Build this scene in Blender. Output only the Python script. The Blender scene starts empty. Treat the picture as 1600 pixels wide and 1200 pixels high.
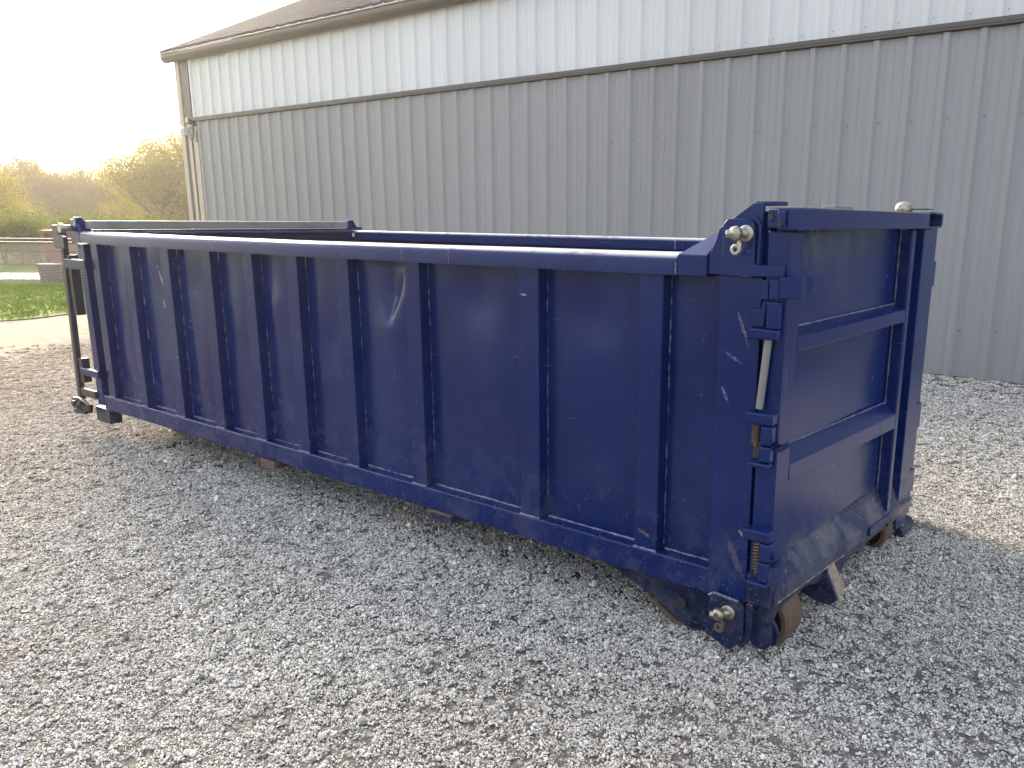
import bpy, bmesh, math, random
import numpy as np
from mathutils import Vector, Matrix, noise as mnoise

random.seed(7); rng = np.random.default_rng(11)
scene = bpy.context.scene
COL = scene.collection

# ------------------------------------------------------------------ camera
cam_d = bpy.data.cameras.new('camera'); cam = bpy.data.objects.new('camera', cam_d); COL.objects.link(cam)
cr = Vector((0.8110972, 0.5848460, 0.0087456)); cu = Vector((-0.1370228, 0.1754525, 0.9749057)); cf = Vector((-0.5686353, 0.7919417, -0.2224462))
cam.matrix_world = Matrix(((cr.x, cu.x, -cf.x, 1.063), (cr.y, cu.y, -cf.y, -2.505), (cr.z, cu.z, -cf.z, 1.5872), (0, 0, 0, 1)))
cam_d.sensor_fit = 'HORIZONTAL'; cam_d.sensor_width = 36.0
cam_d.lens = 1244.07 / 1600 * 36
cam_d.shift_x = -125.25 / 1600; cam_d.shift_y = 27.4 / 1600
cam_d.clip_start = 0.05; cam_d.clip_end = 2000
scene.camera = cam

# ------------------------------------------------------------------ sky, sun, exposure
SUN_DIR = Vector((-0.95, 0.31, 0.0)); SUN_EL = math.radians(25)
world = bpy.data.worlds.new('World'); scene.world = world; world.use_nodes = True
wn = world.node_tree; wn.nodes.clear(); wl = wn.links
sky = wn.nodes.new('ShaderNodeTexSky'); sky.sky_type = 'NISHITA'; sky.sun_disc = False
sky.sun_elevation = SUN_EL; sky.sun_rotation = math.atan2(SUN_DIR.x, SUN_DIR.y) % (2 * math.pi)
sky.air_density = 1.0; sky.dust_density = 3.0; sky.ozone_density = 1.0
bg1 = wn.nodes.new('ShaderNodeBackground'); bg1.inputs[1].default_value = 0.125
wl.new(sky.outputs[0], bg1.inputs[0])
bg2 = wn.nodes.new('ShaderNodeBackground'); bg2.inputs[0].default_value = (0.985, 0.985, 0.99, 1); bg2.inputs[1].default_value = 0.43
add = wn.nodes.new('ShaderNodeAddShader'); wout = wn.nodes.new('ShaderNodeOutputWorld')
wl.new(bg1.outputs[0], add.inputs[0]); wl.new(bg2.outputs[0], add.inputs[1]); wl.new(add.outputs[0], wout.inputs[0])

sun_d = bpy.data.lights.new('sun', 'SUN'); sun = bpy.data.objects.new('sun', sun_d); COL.objects.link(sun)
sun_d.energy = 5.0; sun_d.angle = math.radians(22); sun_d.color = (1.0, 0.86, 0.67)
sv = Vector((SUN_DIR.x * math.cos(SUN_EL), SUN_DIR.y * math.cos(SUN_EL), math.sin(SUN_EL)))
sun.rotation_euler = (-sv).to_track_quat('-Z', 'Y').to_euler()

HAZE = 0.0009
scene.view_settings.view_transform = 'Standard'; scene.view_settings.look = 'None'
scene.view_settings.exposure = 1.27; scene.view_settings.gamma = 1.0
try: scene.view_settings.use_curve_mapping = False
except Exception: pass

# ------------------------------------------------------------------ material helpers
class NT:
    def __init__(s, name):
        s.m = bpy.data.materials.new(name); s.m.use_nodes = True
        s.t = s.m.node_tree; s.n = s.t.nodes; s.n.clear(); s.out = s.n.new('ShaderNodeOutputMaterial')
    def node(s, typ, **kw):
        nd = s.n.new(typ)
        for k, v in kw.items(): setattr(nd, k, v)
        return nd
    def link(s, a, b): s.t.links.new(a, b)
    def val(s, sock, v):
        if hasattr(v, 'links') or isinstance(v, bpy.types.NodeSocket): s.link(v, sock)
        else: sock.default_value = v
    def math(s, op, a, b=None, clamp=False):
        nd = s.node('ShaderNodeMath', operation=op); nd.use_clamp = clamp
        s.val(nd.inputs[0], a)
        if b is not None: s.val(nd.inputs[1], b)
        return nd.outputs[0]
    def vmath(s, op, a, b=None):
        nd = s.node('ShaderNodeVectorMath', operation=op); s.val(nd.inputs[0], a)
        if b is not None: s.val(nd.inputs[1], b)
        return nd.outputs['Value'] if op in ('DOT_PRODUCT', 'LENGTH', 'DISTANCE') else nd.outputs[0]
    def mix(s, fac, a, b):
        nd = s.node('ShaderNodeMix', data_type='RGBA'); s.val(nd.inputs[0], fac); s.val(nd.inputs[6], a); s.val(nd.inputs[7], b)
        return nd.outputs[2]
    def mixf(s, fac, a, b):
        nd = s.node('ShaderNodeMix', data_type='FLOAT'); s.val(nd.inputs[0], fac); s.val(nd.inputs[2], a); s.val(nd.inputs[3], b)
        return nd.outputs[0]
    def noise(s, vec, scale, detail=4, rough=0.55, dist=0.0):
        nd = s.node('ShaderNodeTexNoise'); s.link(vec, nd.inputs['Vector']); nd.inputs['Scale'].default_value = scale
        nd.inputs['Detail'].default_value = detail; nd.inputs['Roughness'].default_value = rough; nd.inputs['Distortion'].default_value = dist
        return nd.outputs['Fac']
    def voro(s, vec, scale, feature='F1', out='Distance'):
        nd = s.node('ShaderNodeTexVoronoi', feature=feature); s.link(vec, nd.inputs['Vector']); nd.inputs['Scale'].default_value = scale
        return nd.outputs[out]
    def ramp(s, fac, stops):
        nd = s.node('ShaderNodeValToRGB'); s.link(fac, nd.inputs[0]); e = nd.color_ramp.elements
        while len(e) < len(stops): e.new(0.5)
        for el, (p, c) in zip(e, stops):
            el.position = p; el.color = c if len(c) == 4 else (*c, 1)
        return nd.outputs[0]
    def step(s, fac, lo, hi):
        nd = s.node('ShaderNodeMapRange'); nd.interpolation_type = 'SMOOTHSTEP'; s.val(nd.inputs[0], fac)
        nd.inputs[1].default_value = lo; nd.inputs[2].default_value = hi
        return nd.outputs[0]
    def coord(s, which='Object'):
        return s.node('ShaderNodeTexCoord').outputs[which]
    def pos(s): return s.node('ShaderNodeNewGeometry').outputs['Position']
    def mapping(s, vec, scale=(1, 1, 1), rot=(0, 0, 0)):
        nd = s.node('ShaderNodeMapping'); s.link(vec, nd.inputs[0]); nd.inputs['Scale'].default_value = scale; nd.inputs['Rotation'].default_value = rot
        return nd.outputs[0]
    def bump(s, h, strength=0.3, dist=0.01, normal=None):
        nd = s.node('ShaderNodeBump'); s.link(h, nd.inputs['Height']); nd.inputs['Strength'].default_value = strength; nd.inputs['Distance'].default_value = dist
        if normal is not None: s.link(normal, nd.inputs['Normal'])
        return nd.outputs[0]
    def bsdf(s, col, rough=0.5, metal=0.0, normal=None, coat=0.0, spec=0.5, coat_rough=0.1):
        nd = s.node('ShaderNodeBsdfPrincipled'); s.val(nd.inputs['Base Color'], col if not isinstance(col, tuple) or len(col) == 4 else (*col, 1))
        s.val(nd.inputs['Roughness'], rough); s.val(nd.inputs['Metallic'], metal); nd.inputs['Specular IOR Level'].default_value = spec
        nd.inputs['Coat Weight'].default_value = coat; nd.inputs['Coat Roughness'].default_value = coat_rough
        if normal is not None: s.link(normal, nd.inputs['Normal'])
        s.link(nd.outputs[0], s.out.inputs[0])
        return nd

def C4(r, g, b): return (r, g, b, 1)

def paint_material(name, base, scrapes=(), grime=1.0, wav=0.2, stain=False, sky_sheen=None):
    """old navy gloss paint: faded patches, dust, chips, scratches, a few scrapes at given places"""
    t = NT(name); P = t.pos(); sep = t.node('ShaderNodeSeparateXYZ'); t.link(P, sep.inputs[0])
    n1 = t.noise(P, 1.3, 5, .6); n2 = t.noise(P, 9, 6, .65)
    col = t.mix(t.step(n1, .35, .7), C4(*base), C4(base[0] * 1.5 + .003, base[1] * 1.45 + .003, base[2] * 1.25))
    # chalky fading
    col = t.mix(t.math('MULTIPLY', t.step(n2, .50, .80), .10), col, C4(.07, .085, .16))
    # dust thrown up low down: splash speckle that thins with height
    low = t.math('SUBTRACT', 1.0, t.step(sep.outputs[2], .15, .75))
    spk = t.voro(P, 85); spn = t.noise(P, 14, 4, .6)
    speck = t.math('MULTIPLY', t.math('LESS_THAN', spk, .2), t.math('GREATER_THAN', t.math('ADD', spn, t.math('MULTIPLY', low, .16)), .66))
    col = t.mix(t.math('MULTIPLY', speck, .38 * grime), col, C4(.28, .27, .26))
    dust = t.math('MULTIPLY', t.math('MULTIPLY', low, t.step(t.noise(P, 5, 6, .7), .42, .7)), .13 * grime)
    col = t.mix(dust, col, C4(.22, .20, .17))
    # fine scratches
    scr = None
    for rot, sc, th in (((0, .35, .2), (2.2, 9, 34), .735), ((.2, -.9, .1), (34, 9, 2.4), .75), ((0, .05, 0), (30, 20, 1.6), .765)):
        a = t.math('GREATER_THAN', t.noise(t.mapping(P, sc, rot), 2.3, 2, .5), th)
        b = t.math('MULTIPLY', a, t.step(t.noise(P, 3.2, 3, .5), .5, .62))
        scr = b if scr is None else t.math('MAXIMUM', scr, b)
    col = t.mix(t.math('MULTIPLY', scr, .11), col, C4(.30, .32, .42))
    # chips to primer / rust
    chip = t.math('GREATER_THAN', t.noise(P, 46, 3, .6), .775)
    col = t.mix(t.math('MULTIPLY', chip, .45), col, C4(.26, .27, .33))
    rustm = t.math('MULTIPLY', t.step(t.noise(P, 22, 5, .7), .69, .74), t.step(t.noise(P, 1.7, 2, .5), .55, .68))
    col = t.mix(t.math('MULTIPLY', rustm, .7), col, C4(.17, .07, .03))
    # named scrapes (x0,z0,x1,z1,half width, colour) on the near face
    for (x0, z0, x1, z1, hw, c) in scrapes:
        ab = Vector((x1 - x0, 0, z1 - z0)); L2 = ab.length_squared
        pa = t.vmath('SUBTRACT', t.vmath('MULTIPLY', P, (1, 0, 1)), (x0, 0, z0))
        h = t.math('DIVIDE', t.vmath('DOT_PRODUCT', pa, tuple(ab)), L2, clamp=True)
        sc = t.node('ShaderNodeVectorMath', operation='SCALE'); sc.inputs[0].default_value = tuple(ab); t.link(h, sc.inputs['Scale'])
        d = t.vmath('DISTANCE', pa, sc.outputs[0])
        taper = t.math('MULTIPLY', t.math('MULTIPLY', h, t.math('SUBTRACT', 1.0, h)), 4 * hw)
        wob = t.math('ADD', d, t.math('MULTIPLY', t.math('SUBTRACT', t.noise(P, 60, 3, .6), .5), hw * 2.4))
        mk = t.math('LESS_THAN', wob, taper)
        nearf = t.math('LESS_THAN', sep.outputs[1], .075)
        col = t.mix(t.math('MULTIPLY', t.math('MULTIPLY', t.math('MULTIPLY', mk, nearf), t.step(t.noise(P, 130, 3, .7), .38, .56)), .75), col, C4(*c))
    if stain:      # old yellow-green run-off on the door, below the header and along the sill
        a = t.math('MULTIPLY', t.step(sep.outputs[2], 1.36, 1.56), t.math('SUBTRACT', 1.0, t.step(sep.outputs[1], .5, 1.5)))
        zz = t.math('ADD', sep.outputs[2], t.math('MULTIPLY', sep.outputs[1], .06))
        b_ = t.math('SUBTRACT', 1.0, t.step(zz, .33, .43))
        st_ = t.math('MULTIPLY', t.math('MAXIMUM', a, b_), t.step(t.noise(t.mapping(P, (1, 1, .45)), 9, 5, .65), .34, .66))
        col = t.mix(t.math('MULTIPLY', st_, .42), col, C4(.14, .15, .07))
        col = t.mix(t.math('MULTIPLY', t.math('MULTIPLY', t.step(t.noise(t.mapping(P, (1, 1, .18)), 13, 3, .5), .60, .66), t.step(sep.outputs[2], 1.30, 1.5)), .8), col, C4(*base))
    if sky_sheen:       # pale sky reflection painted into the colour along the top edge
        wz = t.math('MULTIPLY', t.step(sep.outputs[2], sky_sheen - .022, sky_sheen - .006), t.step(t.noise(t.mapping(P, (.5, 1, 1)), 16, 5, .7), .22, .5))
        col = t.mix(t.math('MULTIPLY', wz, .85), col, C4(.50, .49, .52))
    rough = t.math('ADD', t.math('ADD', .20, t.math('MULTIPLY', n1, .10)), t.math('MULTIPLY', dust, .8))
    rough = t.math('ADD', rough, t.math('MULTIPLY', t.math('MAXIMUM', scr, speck), .2), clamp=True)
    hgt = t.math('ADD', t.math('MULTIPLY', t.noise(P, 3.5, 2, .5), 1.0), t.math('MULTIPLY', t.noise(P, 140, 2, .5), .012))
    b = t.bump(hgt, wav, .012)
    t.bsdf(col, rough, 0, b, spec=.27)
    return t.m

def simple(name, col, rough=.5, metal=0., var=.25, nscale=18, bump=.15, second=None, thr=(.45, .7), dist=.004):
    t = NT(name); P = t.pos(); n = t.noise(P, nscale, 6, .65); n2 = t.noise(P, nscale * .13, 4, .6)
    c2 = second if second else tuple(max(0, x * (1 - var)) for x in col)
    c = t.mix(t.step(n, *thr), C4(*col), C4(*c2))
    c = t.mix(t.math('MULTIPLY', n2, .35), c, C4(*[x * .65 for x in col]))
    t.bsdf(c, t.math('ADD', rough - .08, t.math('MULTIPLY', n, .16)), metal, t.bump(n, bump, dist)); return t.m

def sheet_metal(name, col, rough=.42, metal=.0, streak=.10):
    """ribbed cladding paint: faint vertical streaks, dust at the foot of the wall, oil-canning"""
    t = NT(name); P = t.pos(); oi = t.node('ShaderNodeObjectInfo')
    st = t.noise(t.mapping(P, (11, 11, .35)), 1.6, 5, .65); big = t.noise(P, .5, 3, .5)
    rnd = t.math('MULTIPLY', t.math('SUBTRACT', oi.outputs['Random'], .5), .09)
    k = t.math('ADD', t.math('ADD', 1.0, rnd), t.math('MULTIPLY', t.math('SUBTRACT', st, .5), streak * 2.2))
    k = t.math('ADD', k, t.math('MULTIPLY', t.math('SUBTRACT', big, .5), .10))
    sc = t.node('ShaderNodeVectorMath', operation='SCALE'); sc.inputs[0].default_value = col; t.link(k, sc.inputs['Scale'])
    h = t.math('ADD', t.noise(t.mapping(P, (1, 1, .5)), 2.2, 2, .5), t.math('MULTIPLY', st, .12))
    t.bsdf(sc.outputs[0], t.math('ADD', rough, t.math('MULTIPLY', st, .12)), metal, t.bump(h, .22, .012)); return t.m

NAVY = (0.0009, 0.0100, 0.074)
GREYSC = (.34, .33, .31); PALE = (.55, .54, .56); RUSTY = (.22, .12, .06)
SCRAPES = [(-4.215, 1.28, -4.16, 1.06, .008, PALE), (-4.20, 1.06, -4.17, .99, .008, PALE),
           (-.125, 1.295, -.075, 1.165, .006, (.12, .12, .18)), (-.11, 1.24, -.075, 1.20, .004, (.14, .14, .19)), (-.165, 1.145, -.09, 1.105, .005, (.13, .13, .19)),
           (-.075, .50, -.035, .475, .009, (.38, .38, .40)), (-.127, .475, -.045, .31, .012, (.085, .082, .085)),
           (-.515, .40, -.455, .375, .007, RUSTY), (-1.115, 1.285, -1.075, 1.283, .0035, PALE), (-.17, 1.02, -.14, .96, .006, (.16, .16, .24))]
M = {}
M['navy'] = paint_material('navy_paint', NAVY, SCRAPES)
M['navy_clean'] = paint_material('navy_paint_upper', NAVY, (), .8, .12)
M['navy_door'] = paint_material('navy_paint_door', NAVY, (), .35, .1, stain=True)
M['navy_rail'] = paint_material('navy_paint_rail', NAVY, (), .6, .12, sky_sheen=1.475)
M['navy_dirty'] = paint_material('navy_paint_undercarriage', (.006, .011, .042), (), 1.3, .2)
M['navy_sill'] = paint_material('navy_paint_sill', (.016, .022, .062), (), 3.2, .05)
M['weld'] = simple('weld_bead', (.17, .18, .28), .45, .0, .4, 90, .4, (.02, .03, .09), (.40, .62))
M['rust'] = simple('rusty_steel', (.10, .065, .045), .85, .0, .4, 34, .5, (.065, .036, .022))
M['rust_bright'] = simple('rusted_edge', (.15, .075, .04), .9, 0, .4, 60, .6, (.05, .045, .07), (.42, .62))
M['tan'] = simple('mud_caked_edge', (.27, .21, .16), .9, 0, .4, 40, .5, (.12, .10, .085))
M['galv'] = simple('galvanised_hook', (.36, .34, .29), .40, .9, .3, 30, .4, (.20, .16, .10))
M['steel'] = simple('bare_grey_steel', (.20, .205, .21), .45, .5, .3, 24, .2, (.20, .19, .18))
M['greybar'] = simple('weathered_grey_paint', (.20, .19, .19), .5, .1, .2, 9, .1, (.14, .13, .14))
M['dark'] = simple('dark_steel', (.03, .03, .035), .6, .3, .3, 30, .2)
M['spring'] = simple('spring_steel', (.14, .11, .10), .5, .7, .5, 40, .3, (.12, .05, .03))
M['wall_low'] = sheet_metal('grey_cladding', (.236, .233, .237), streak=.12)
M['wall_up'] = sheet_metal('pale_cladding', (.545, .545, .55), .40, streak=.05)
M['trim'] = sheet_metal('bronze_trim', (.075, .064, .058), .42, streak=.12)
M['trim_light'] = sheet_metal('tan_trim', (.40, .33, .27), .42, streak=.1)
M['roof'] = sheet_metal('dark_roof', (.070, .055, .064), .62, streak=.15)
M['white_box'] = simple('white_plastic', (.72, .70, .66), .45, 0, .12, 20, .05)

# ------------------------------------------------------------------ mesh helpers
def bm_box(bm, x0, x1, y0, y1, z0, z1):
    v = [bm.verts.new((x, y, z)) for x in (x0, x1) for y in (y0, y1) for z in (z0, z1)]
    for f in ((0, 1, 3, 2), (4, 6, 7, 5), (0, 4, 5, 1), (2, 3, 7, 6), (0, 2, 6, 4), (1, 5, 7, 3)):
        bm.faces.new([v[i] for i in f])
def bm_prism(bm, pts, axis, a, b):
    """extrude a polygon; pts in the two other axes (axis y: (x,z); axis x: (y,z); axis z: (x,y))"""
    def P(p, h):
        return {'y': (p[0], h, p[1]), 'x': (h, p[0], p[1]), 'z': (p[0], p[1], h)}[axis]
    A = [bm.verts.new(P(p, a)) for p in pts]; B = [bm.verts.new(P(p, b)) for p in pts]
    n = len(pts)
    for i in range(n): bm.faces.new((A[i], A[(i + 1) % n], B[(i + 1) % n], B[i]))
    bm.faces.new(A[::-1]); bm.faces.new(B)
def bm_tube(bm, pts, r, n=10, cap=True, closed=False):
    rings = []; pts = [Vector(p) for p in pts]; N = len(pts)
    rr = r if isinstance(r, (list, tuple)) else [r] * N
    up = None
    for i, p in enumerate(pts):
        if closed: d = (pts[(i + 1) % N] - pts[i - 1]).normalized()
        else: d = (pts[min(i + 1, N - 1)] - pts[max(i - 1, 0)]).normalized()
        if up is None: up = Vector((0, 0, 1)) if abs(d.z) < .9 else Vector((1, 0, 0))
        s = d.cross(up).normalized(); up = s.cross(d).normalized()
        rings.append([bm.verts.new(p + (s * math.cos(a) + up * math.sin(a)) * rr[i]) for a in [2 * math.pi * k / n for k in range(n)]])
    M_ = N if closed else N - 1
    for i in range(M_):
        A, B = rings[i], rings[(i + 1) % N]
        for k in range(n): bm.faces.new((A[k], A[(k + 1) % n], B[(k + 1) % n], B[k]))
    if cap and not closed: bm.faces.new(rings[0][::-1]); bm.faces.new(rings[-1])
def bm_lathe(bm, prof, c, axis, n=28):
    """prof: (along axis, radius) pairs; closed surface of revolution about axis through c"""
    c = Vector(c); ax = {'x': 0, 'y': 1, 'z': 2}[axis]; e1, e2 = [i for i in range(3) if i != ax]
    rings = []
    for (h, r) in prof:
        ring = []
        for k in range(n):
            p = [0, 0, 0]; p[ax] = h; p[e1] = r * math.cos(2 * math.pi * k / n); p[e2] = r * math.sin(2 * math.pi * k / n)
            ring.append(bm.verts.new(c + Vector(p)))
        rings.append(ring)
    for A, B in zip(rings, rings[1:]):
        for k in range(n): bm.faces.new((A[k], A[(k + 1) % n], B[(k + 1) % n], B[k]))
    if prof[0][1] > 1e-5: bm.faces.new(rings[0][::-1])
    if prof[-1][1] > 1e-5: bm.faces.new(rings[-1])
def arc(cx, cy, r, a0, a1, n=6): return [(cx + r * math.cos(math.radians(a0 + (a1 - a0) * i / n)), cy + r * math.sin(math.radians(a0 + (a1 - a0) * i / n))) for i in range(n + 1)]

def obj(name, bm, mat, parent=None, bevel=0., smooth=False, warp=None, seg=2):
    if warp:
        for v in bm.verts: v.co = warp(v.co)
    bmesh.ops.recalc_face_normals(bm, faces=bm.faces)
    me = bpy.data.meshes.new(name); bm.to_mesh(me); bm.free()
    o = bpy.data.objects.new(name, me); COL.objects.link(o)
    for mm in (mat if isinstance(mat, list) else [mat]): me.materials.append(mm)
    if parent: o.parent = parent
    if bevel:
        b = o.modifiers.new('bevel', 'BEVEL'); b.width = bevel; b.segments = seg; b.limit_method = 'ANGLE'; b.angle_limit = math.radians(35)
        b.harden_normals = True
        me.shade_smooth()
    elif smooth:
        me.shade_smooth()
        try: me.set_sharp_from_angle(angle=math.radians(38))
        except Exception: pass
    return o
def thing(name, label, cat, loc=(0, 0, 0), group=None):
    o = bpy.data.objects.new(name, None); COL.objects.link(o); o.location = loc; o.empty_display_size = .2
    o['label'] = label; o['category'] = cat
    if group: o['group'] = group
    return o
def tag(o, label, cat, group=None):
    o['label'] = label; o['category'] = cat
    if group: o['group'] = group
def structure(o): o['kind'] = 'structure'; return o
def stuff(o): o['kind'] = 'stuff'; return o
def box_obj(name, mat, parent, *b, bevel=.004, warp=None):
    bm = bmesh.new(); bm_box(bm, *b); return obj(name, bm, mat, parent, bevel, warp=warp)
def prism_obj(name, mat, parent, pts, axis, a, b, bevel=.003, warp=None):
    bm = bmesh.new(); bm_prism(bm, pts, axis, a, b); return obj(name, bm, mat, parent, bevel, warp=warp)

# ------------------------------------------------------------------ ground height
def sst(t): t = max(0., min(1., t)); return t * t * (3 - 2 * t)
def gz(x, y):
    z = -.08 * max(0., min(2., y - .2))
    z += .075 * sst((y - 3.5) / 3.2) * (1 if x > -13 else sst((x + 17) / 4))
    if x < -9: z *= 1 - .95 * sst((-9 - x) / 3)
    z -= 3.2 * sst((-x - 28) / 34)
    return z

# gravel lot: one sheet to the horizon
def sheet(name, xs, ys, zoff, mat, clip=None, wob=0.):
    bm = bmesh.new(); g = {}
    for i, x in enumerate(xs):
        for j, y in enumerate(ys):
            xx, yy = (x, y) if clip is None else clip(x, y)
            w = wob * mnoise.noise((xx * .55, yy * .55, 0)) + wob * .5 * mnoise.noise((xx * 1.7, yy * 1.7, 3))
            g[i, j] = bm.verts.new((xx, yy, gz(xx, yy) + zoff + w))
    for i in range(len(xs) - 1):
        for j in range(len(ys) - 1): bm.faces.new((g[i, j], g[i + 1, j], g[i + 1, j + 1], g[i, j + 1]))
    return obj(name, bm, mat, None, smooth=True)

def gravel_material():
    t = NT('gravel_ground'); P = t.pos(); sep = t.node('ShaderNodeSeparateXYZ'); t.link(P, sep.inputs[0])
    x, y = sep.outputs[0], sep.outputs[1]
    cell = t.node('ShaderNodeTexVoronoi'); t.link(P, cell.inputs['Vector']); cell.inputs['Scale'].default_value = 62
    cell2 = t.node('ShaderNodeTexVoronoi'); t.link(P, cell2.inputs['Vector']); cell2.inputs['Scale'].default_value = 30
    sc = t.node('ShaderNodeSeparateColor'); t.link(cell.outputs['Color'], sc.inputs[0])
    stone = t.ramp(sc.outputs[0], [(0, (.12, .115, .105)), (.3, (.26, .25, .235)), (.62, (.36, .35, .33)), (.86, (.46, .45, .43)), (1, (.30, .24, .19))])
    gap = t.step(cell.outputs['Distance'], .010, .015)
    col = t.mix(t.math('MULTIPLY', t.step(cell.outputs['Distance'], .25, .6), .75), stone, C4(.075, .07, .062))
    fines = t.noise(P, .9, 5, .62)
    dirtc = t.mix(t.noise(P, 30, 5, .7), C4(.24, .225, .205), C4(.14, .13, .118))
    col = t.mix(t.math('MULTIPLY', t.step(fines, .50, .66), .55), col, dirtc)
    col = t.mix(.45, col, C4(.055, .050, .044))
    # dirt track to the left, with wheel ruts
    along = t.math('ADD', t.math('MULTIPLY', x, .585), t.math('MULTIPLY', y, -.811))
    edge = t.math('ADD', t.math('ADD', x, t.math('MULTIPLY', y, .8)), t.math('MULTIPLY', t.math('SUBTRACT', t.noise(P, .8, 4, .6), .5), 2.2))
    trk = t.math('SUBTRACT', 1.0, t.step(edge, -9.6, -8.4))
    rut = t.noise(t.mapping(P, (.6, 5.0, 1), (0, 0, math.radians(-36))), 1.5, 5, .65)
    tcol = t.mix(t.step(rut, .32, .68), C4(.19, .148, .108), C4(.285, .228, .170))
    tcol = t.mix(t.math('MULTIPLY', t.noise(P, 45, 4, .7), .5), tcol, C4(.16, .128, .098))
    col = t.mix(t.math('MULTIPLY', trk, .92), col, tcol)
    h = t.math('MULTIPLY', t.math('SUBTRACT', 1.0, cell.outputs['Distance']), t.mixf(trk, 1.0, .25))
    h = t.math('ADD', h, t.math('MULTIPLY', t.noise(P, 6, 4, .6), 1.2))
    t.bsdf(col, .93, 0, t.bump(h, .9, .010), spec=.25); return t.m
M['gravel'] = gravel_material()
xs = [-150, -120] + list(np.arange(-90, -30, 5.)) + list(np.arange(-30, -14, 1.)) + list(np.arange(-14, 4, .4)) + [4, 5, 7, 10, 20, 40, 60]
ys = [-90, -50, -25, -14, -9] + list(np.arange(-6, 9, .4)) + [9, 10, 12, 15, 20, 30, 50, 100]
structure(sheet('gravel_lot', xs, ys, 0, M['gravel'], wob=.006))

# ------------------------------------------------------------------ gravel stones (uncountable: one object, geometry nodes)
def stone_material():
    t = NT('limestone_chips'); oi = t.node('ShaderNodeObjectInfo'); P = t.pos()
    at = t.node('ShaderNodeAttribute', attribute_name='tone'); tone = t.math('FRACT', t.math('ADD', at.outputs['Fac'], oi.outputs['Random']))
    c = t.ramp(tone, [(0, (.08, .077, .072)), (.10, (.19, .185, .172)), (.26, (.33, .32, .30)), (.46, (.48, .457, .418)), (.68, (.60, .575, .53)),
                                     (.84, (.72, .695, .65)), (.968, (.80, .785, .745)), (.982, (.36, .25, .16)), (1, (.20, .11, .06))])
    c = t.mix(t.math('MULTIPLY', t.noise(P, 190, 4, .7), .42), c, C4(.27, .26, .24))
    warm = t.step(t.noise(P, .55, 3, .5), .45, .70)
    sepx = t.node('ShaderNodeSeparateXYZ'); t.link(P, sepx.inputs[0])
    track = t.math('SUBTRACT', 1.0, t.step(t.math('ADD', t.math('ADD', sepx.outputs[0], sepx.outputs[1]), t.math('MULTIPLY', t.noise(P, .7, 3, .6), 3.0)), -7.5, -1.0))   # tan tint, stronger towards the dirt track
    c = t.mix(t.math('MAXIMUM', t.math('MULTIPLY', warm, .18), t.math('MULTIPLY', track, .80)), c, C4(.50, .385, .28))
    t.bsdf(c, .88, 0, t.bump(t.noise(P, 260, 3, .6), .4, .003), spec=.3); return t.m
M['stone'] = stone_material()

def scatter_group(name, protos, mat, tilt):
    """instances of small mesh prototypes (made in the nodes) on the points of the mesh, sized by its 'size' attribute"""
    ng = bpy.data.node_groups.new(name, 'GeometryNodeTree')
    ng.interface.new_socket('Geometry', in_out='INPUT', socket_type='NodeSocketGeometry'); ng.interface.new_socket('Geometry', in_out='OUTPUT', socket_type='NodeSocketGeometry')
    N = ng.nodes; L = ng.links; gi = N.new('NodeGroupInput'); go = N.new('NodeGroupOutput')
    join = N.new('GeometryNodeJoinGeometry')
    for p in protos:
        L.new(p(N, L), join.inputs[0])
    iop = N.new('GeometryNodeInstanceOnPoints'); L.new(gi.outputs[0], iop.inputs['Points']); L.new(join.outputs[0], iop.inputs['Instance'])
    iop.inputs['Pick Instance'].default_value = True
    ri = N.new('FunctionNodeRandomValue'); ri.data_type = 'INT'; ri.inputs['Min'].default_value = 0 if 'Min' in ri.inputs else 0
    ri.inputs[4].default_value = 0; ri.inputs[5].default_value = len(protos) - 1; L.new(ri.outputs[2], iop.inputs['Instance Index'])
    rr = N.new('FunctionNodeRandomValue'); rr.data_type = 'FLOAT_VECTOR'; rr.inputs[0].default_value = (-tilt, -tilt, 0); rr.inputs[1].default_value = (tilt, tilt, 6.283)
    rr.inputs['Seed'].default_value = 5; L.new(rr.outputs[0], iop.inputs['Rotation'])
    na = N.new('GeometryNodeInputNamedAttribute'); na.data_type = 'FLOAT'; na.inputs[0].default_value = 'size'
    rs = N.new('FunctionNodeRandomValue'); rs.data_type = 'FLOAT_VECTOR'; rs.inputs[0].default_value = (.8, .75, .55); rs.inputs[1].default_value = (1.35, 1.1, .95); rs.inputs['Seed'].default_value = 9
    vm = N.new('ShaderNodeVectorMath'); vm.operation = 'SCALE'; L.new(rs.outputs[0], vm.inputs[0]); L.new(na.outputs[0], vm.inputs['Scale'])
    L.new(vm.outputs[0], iop.inputs['Scale'])
    L.new(iop.outputs[0], go.inputs[0])
    return ng

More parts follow.
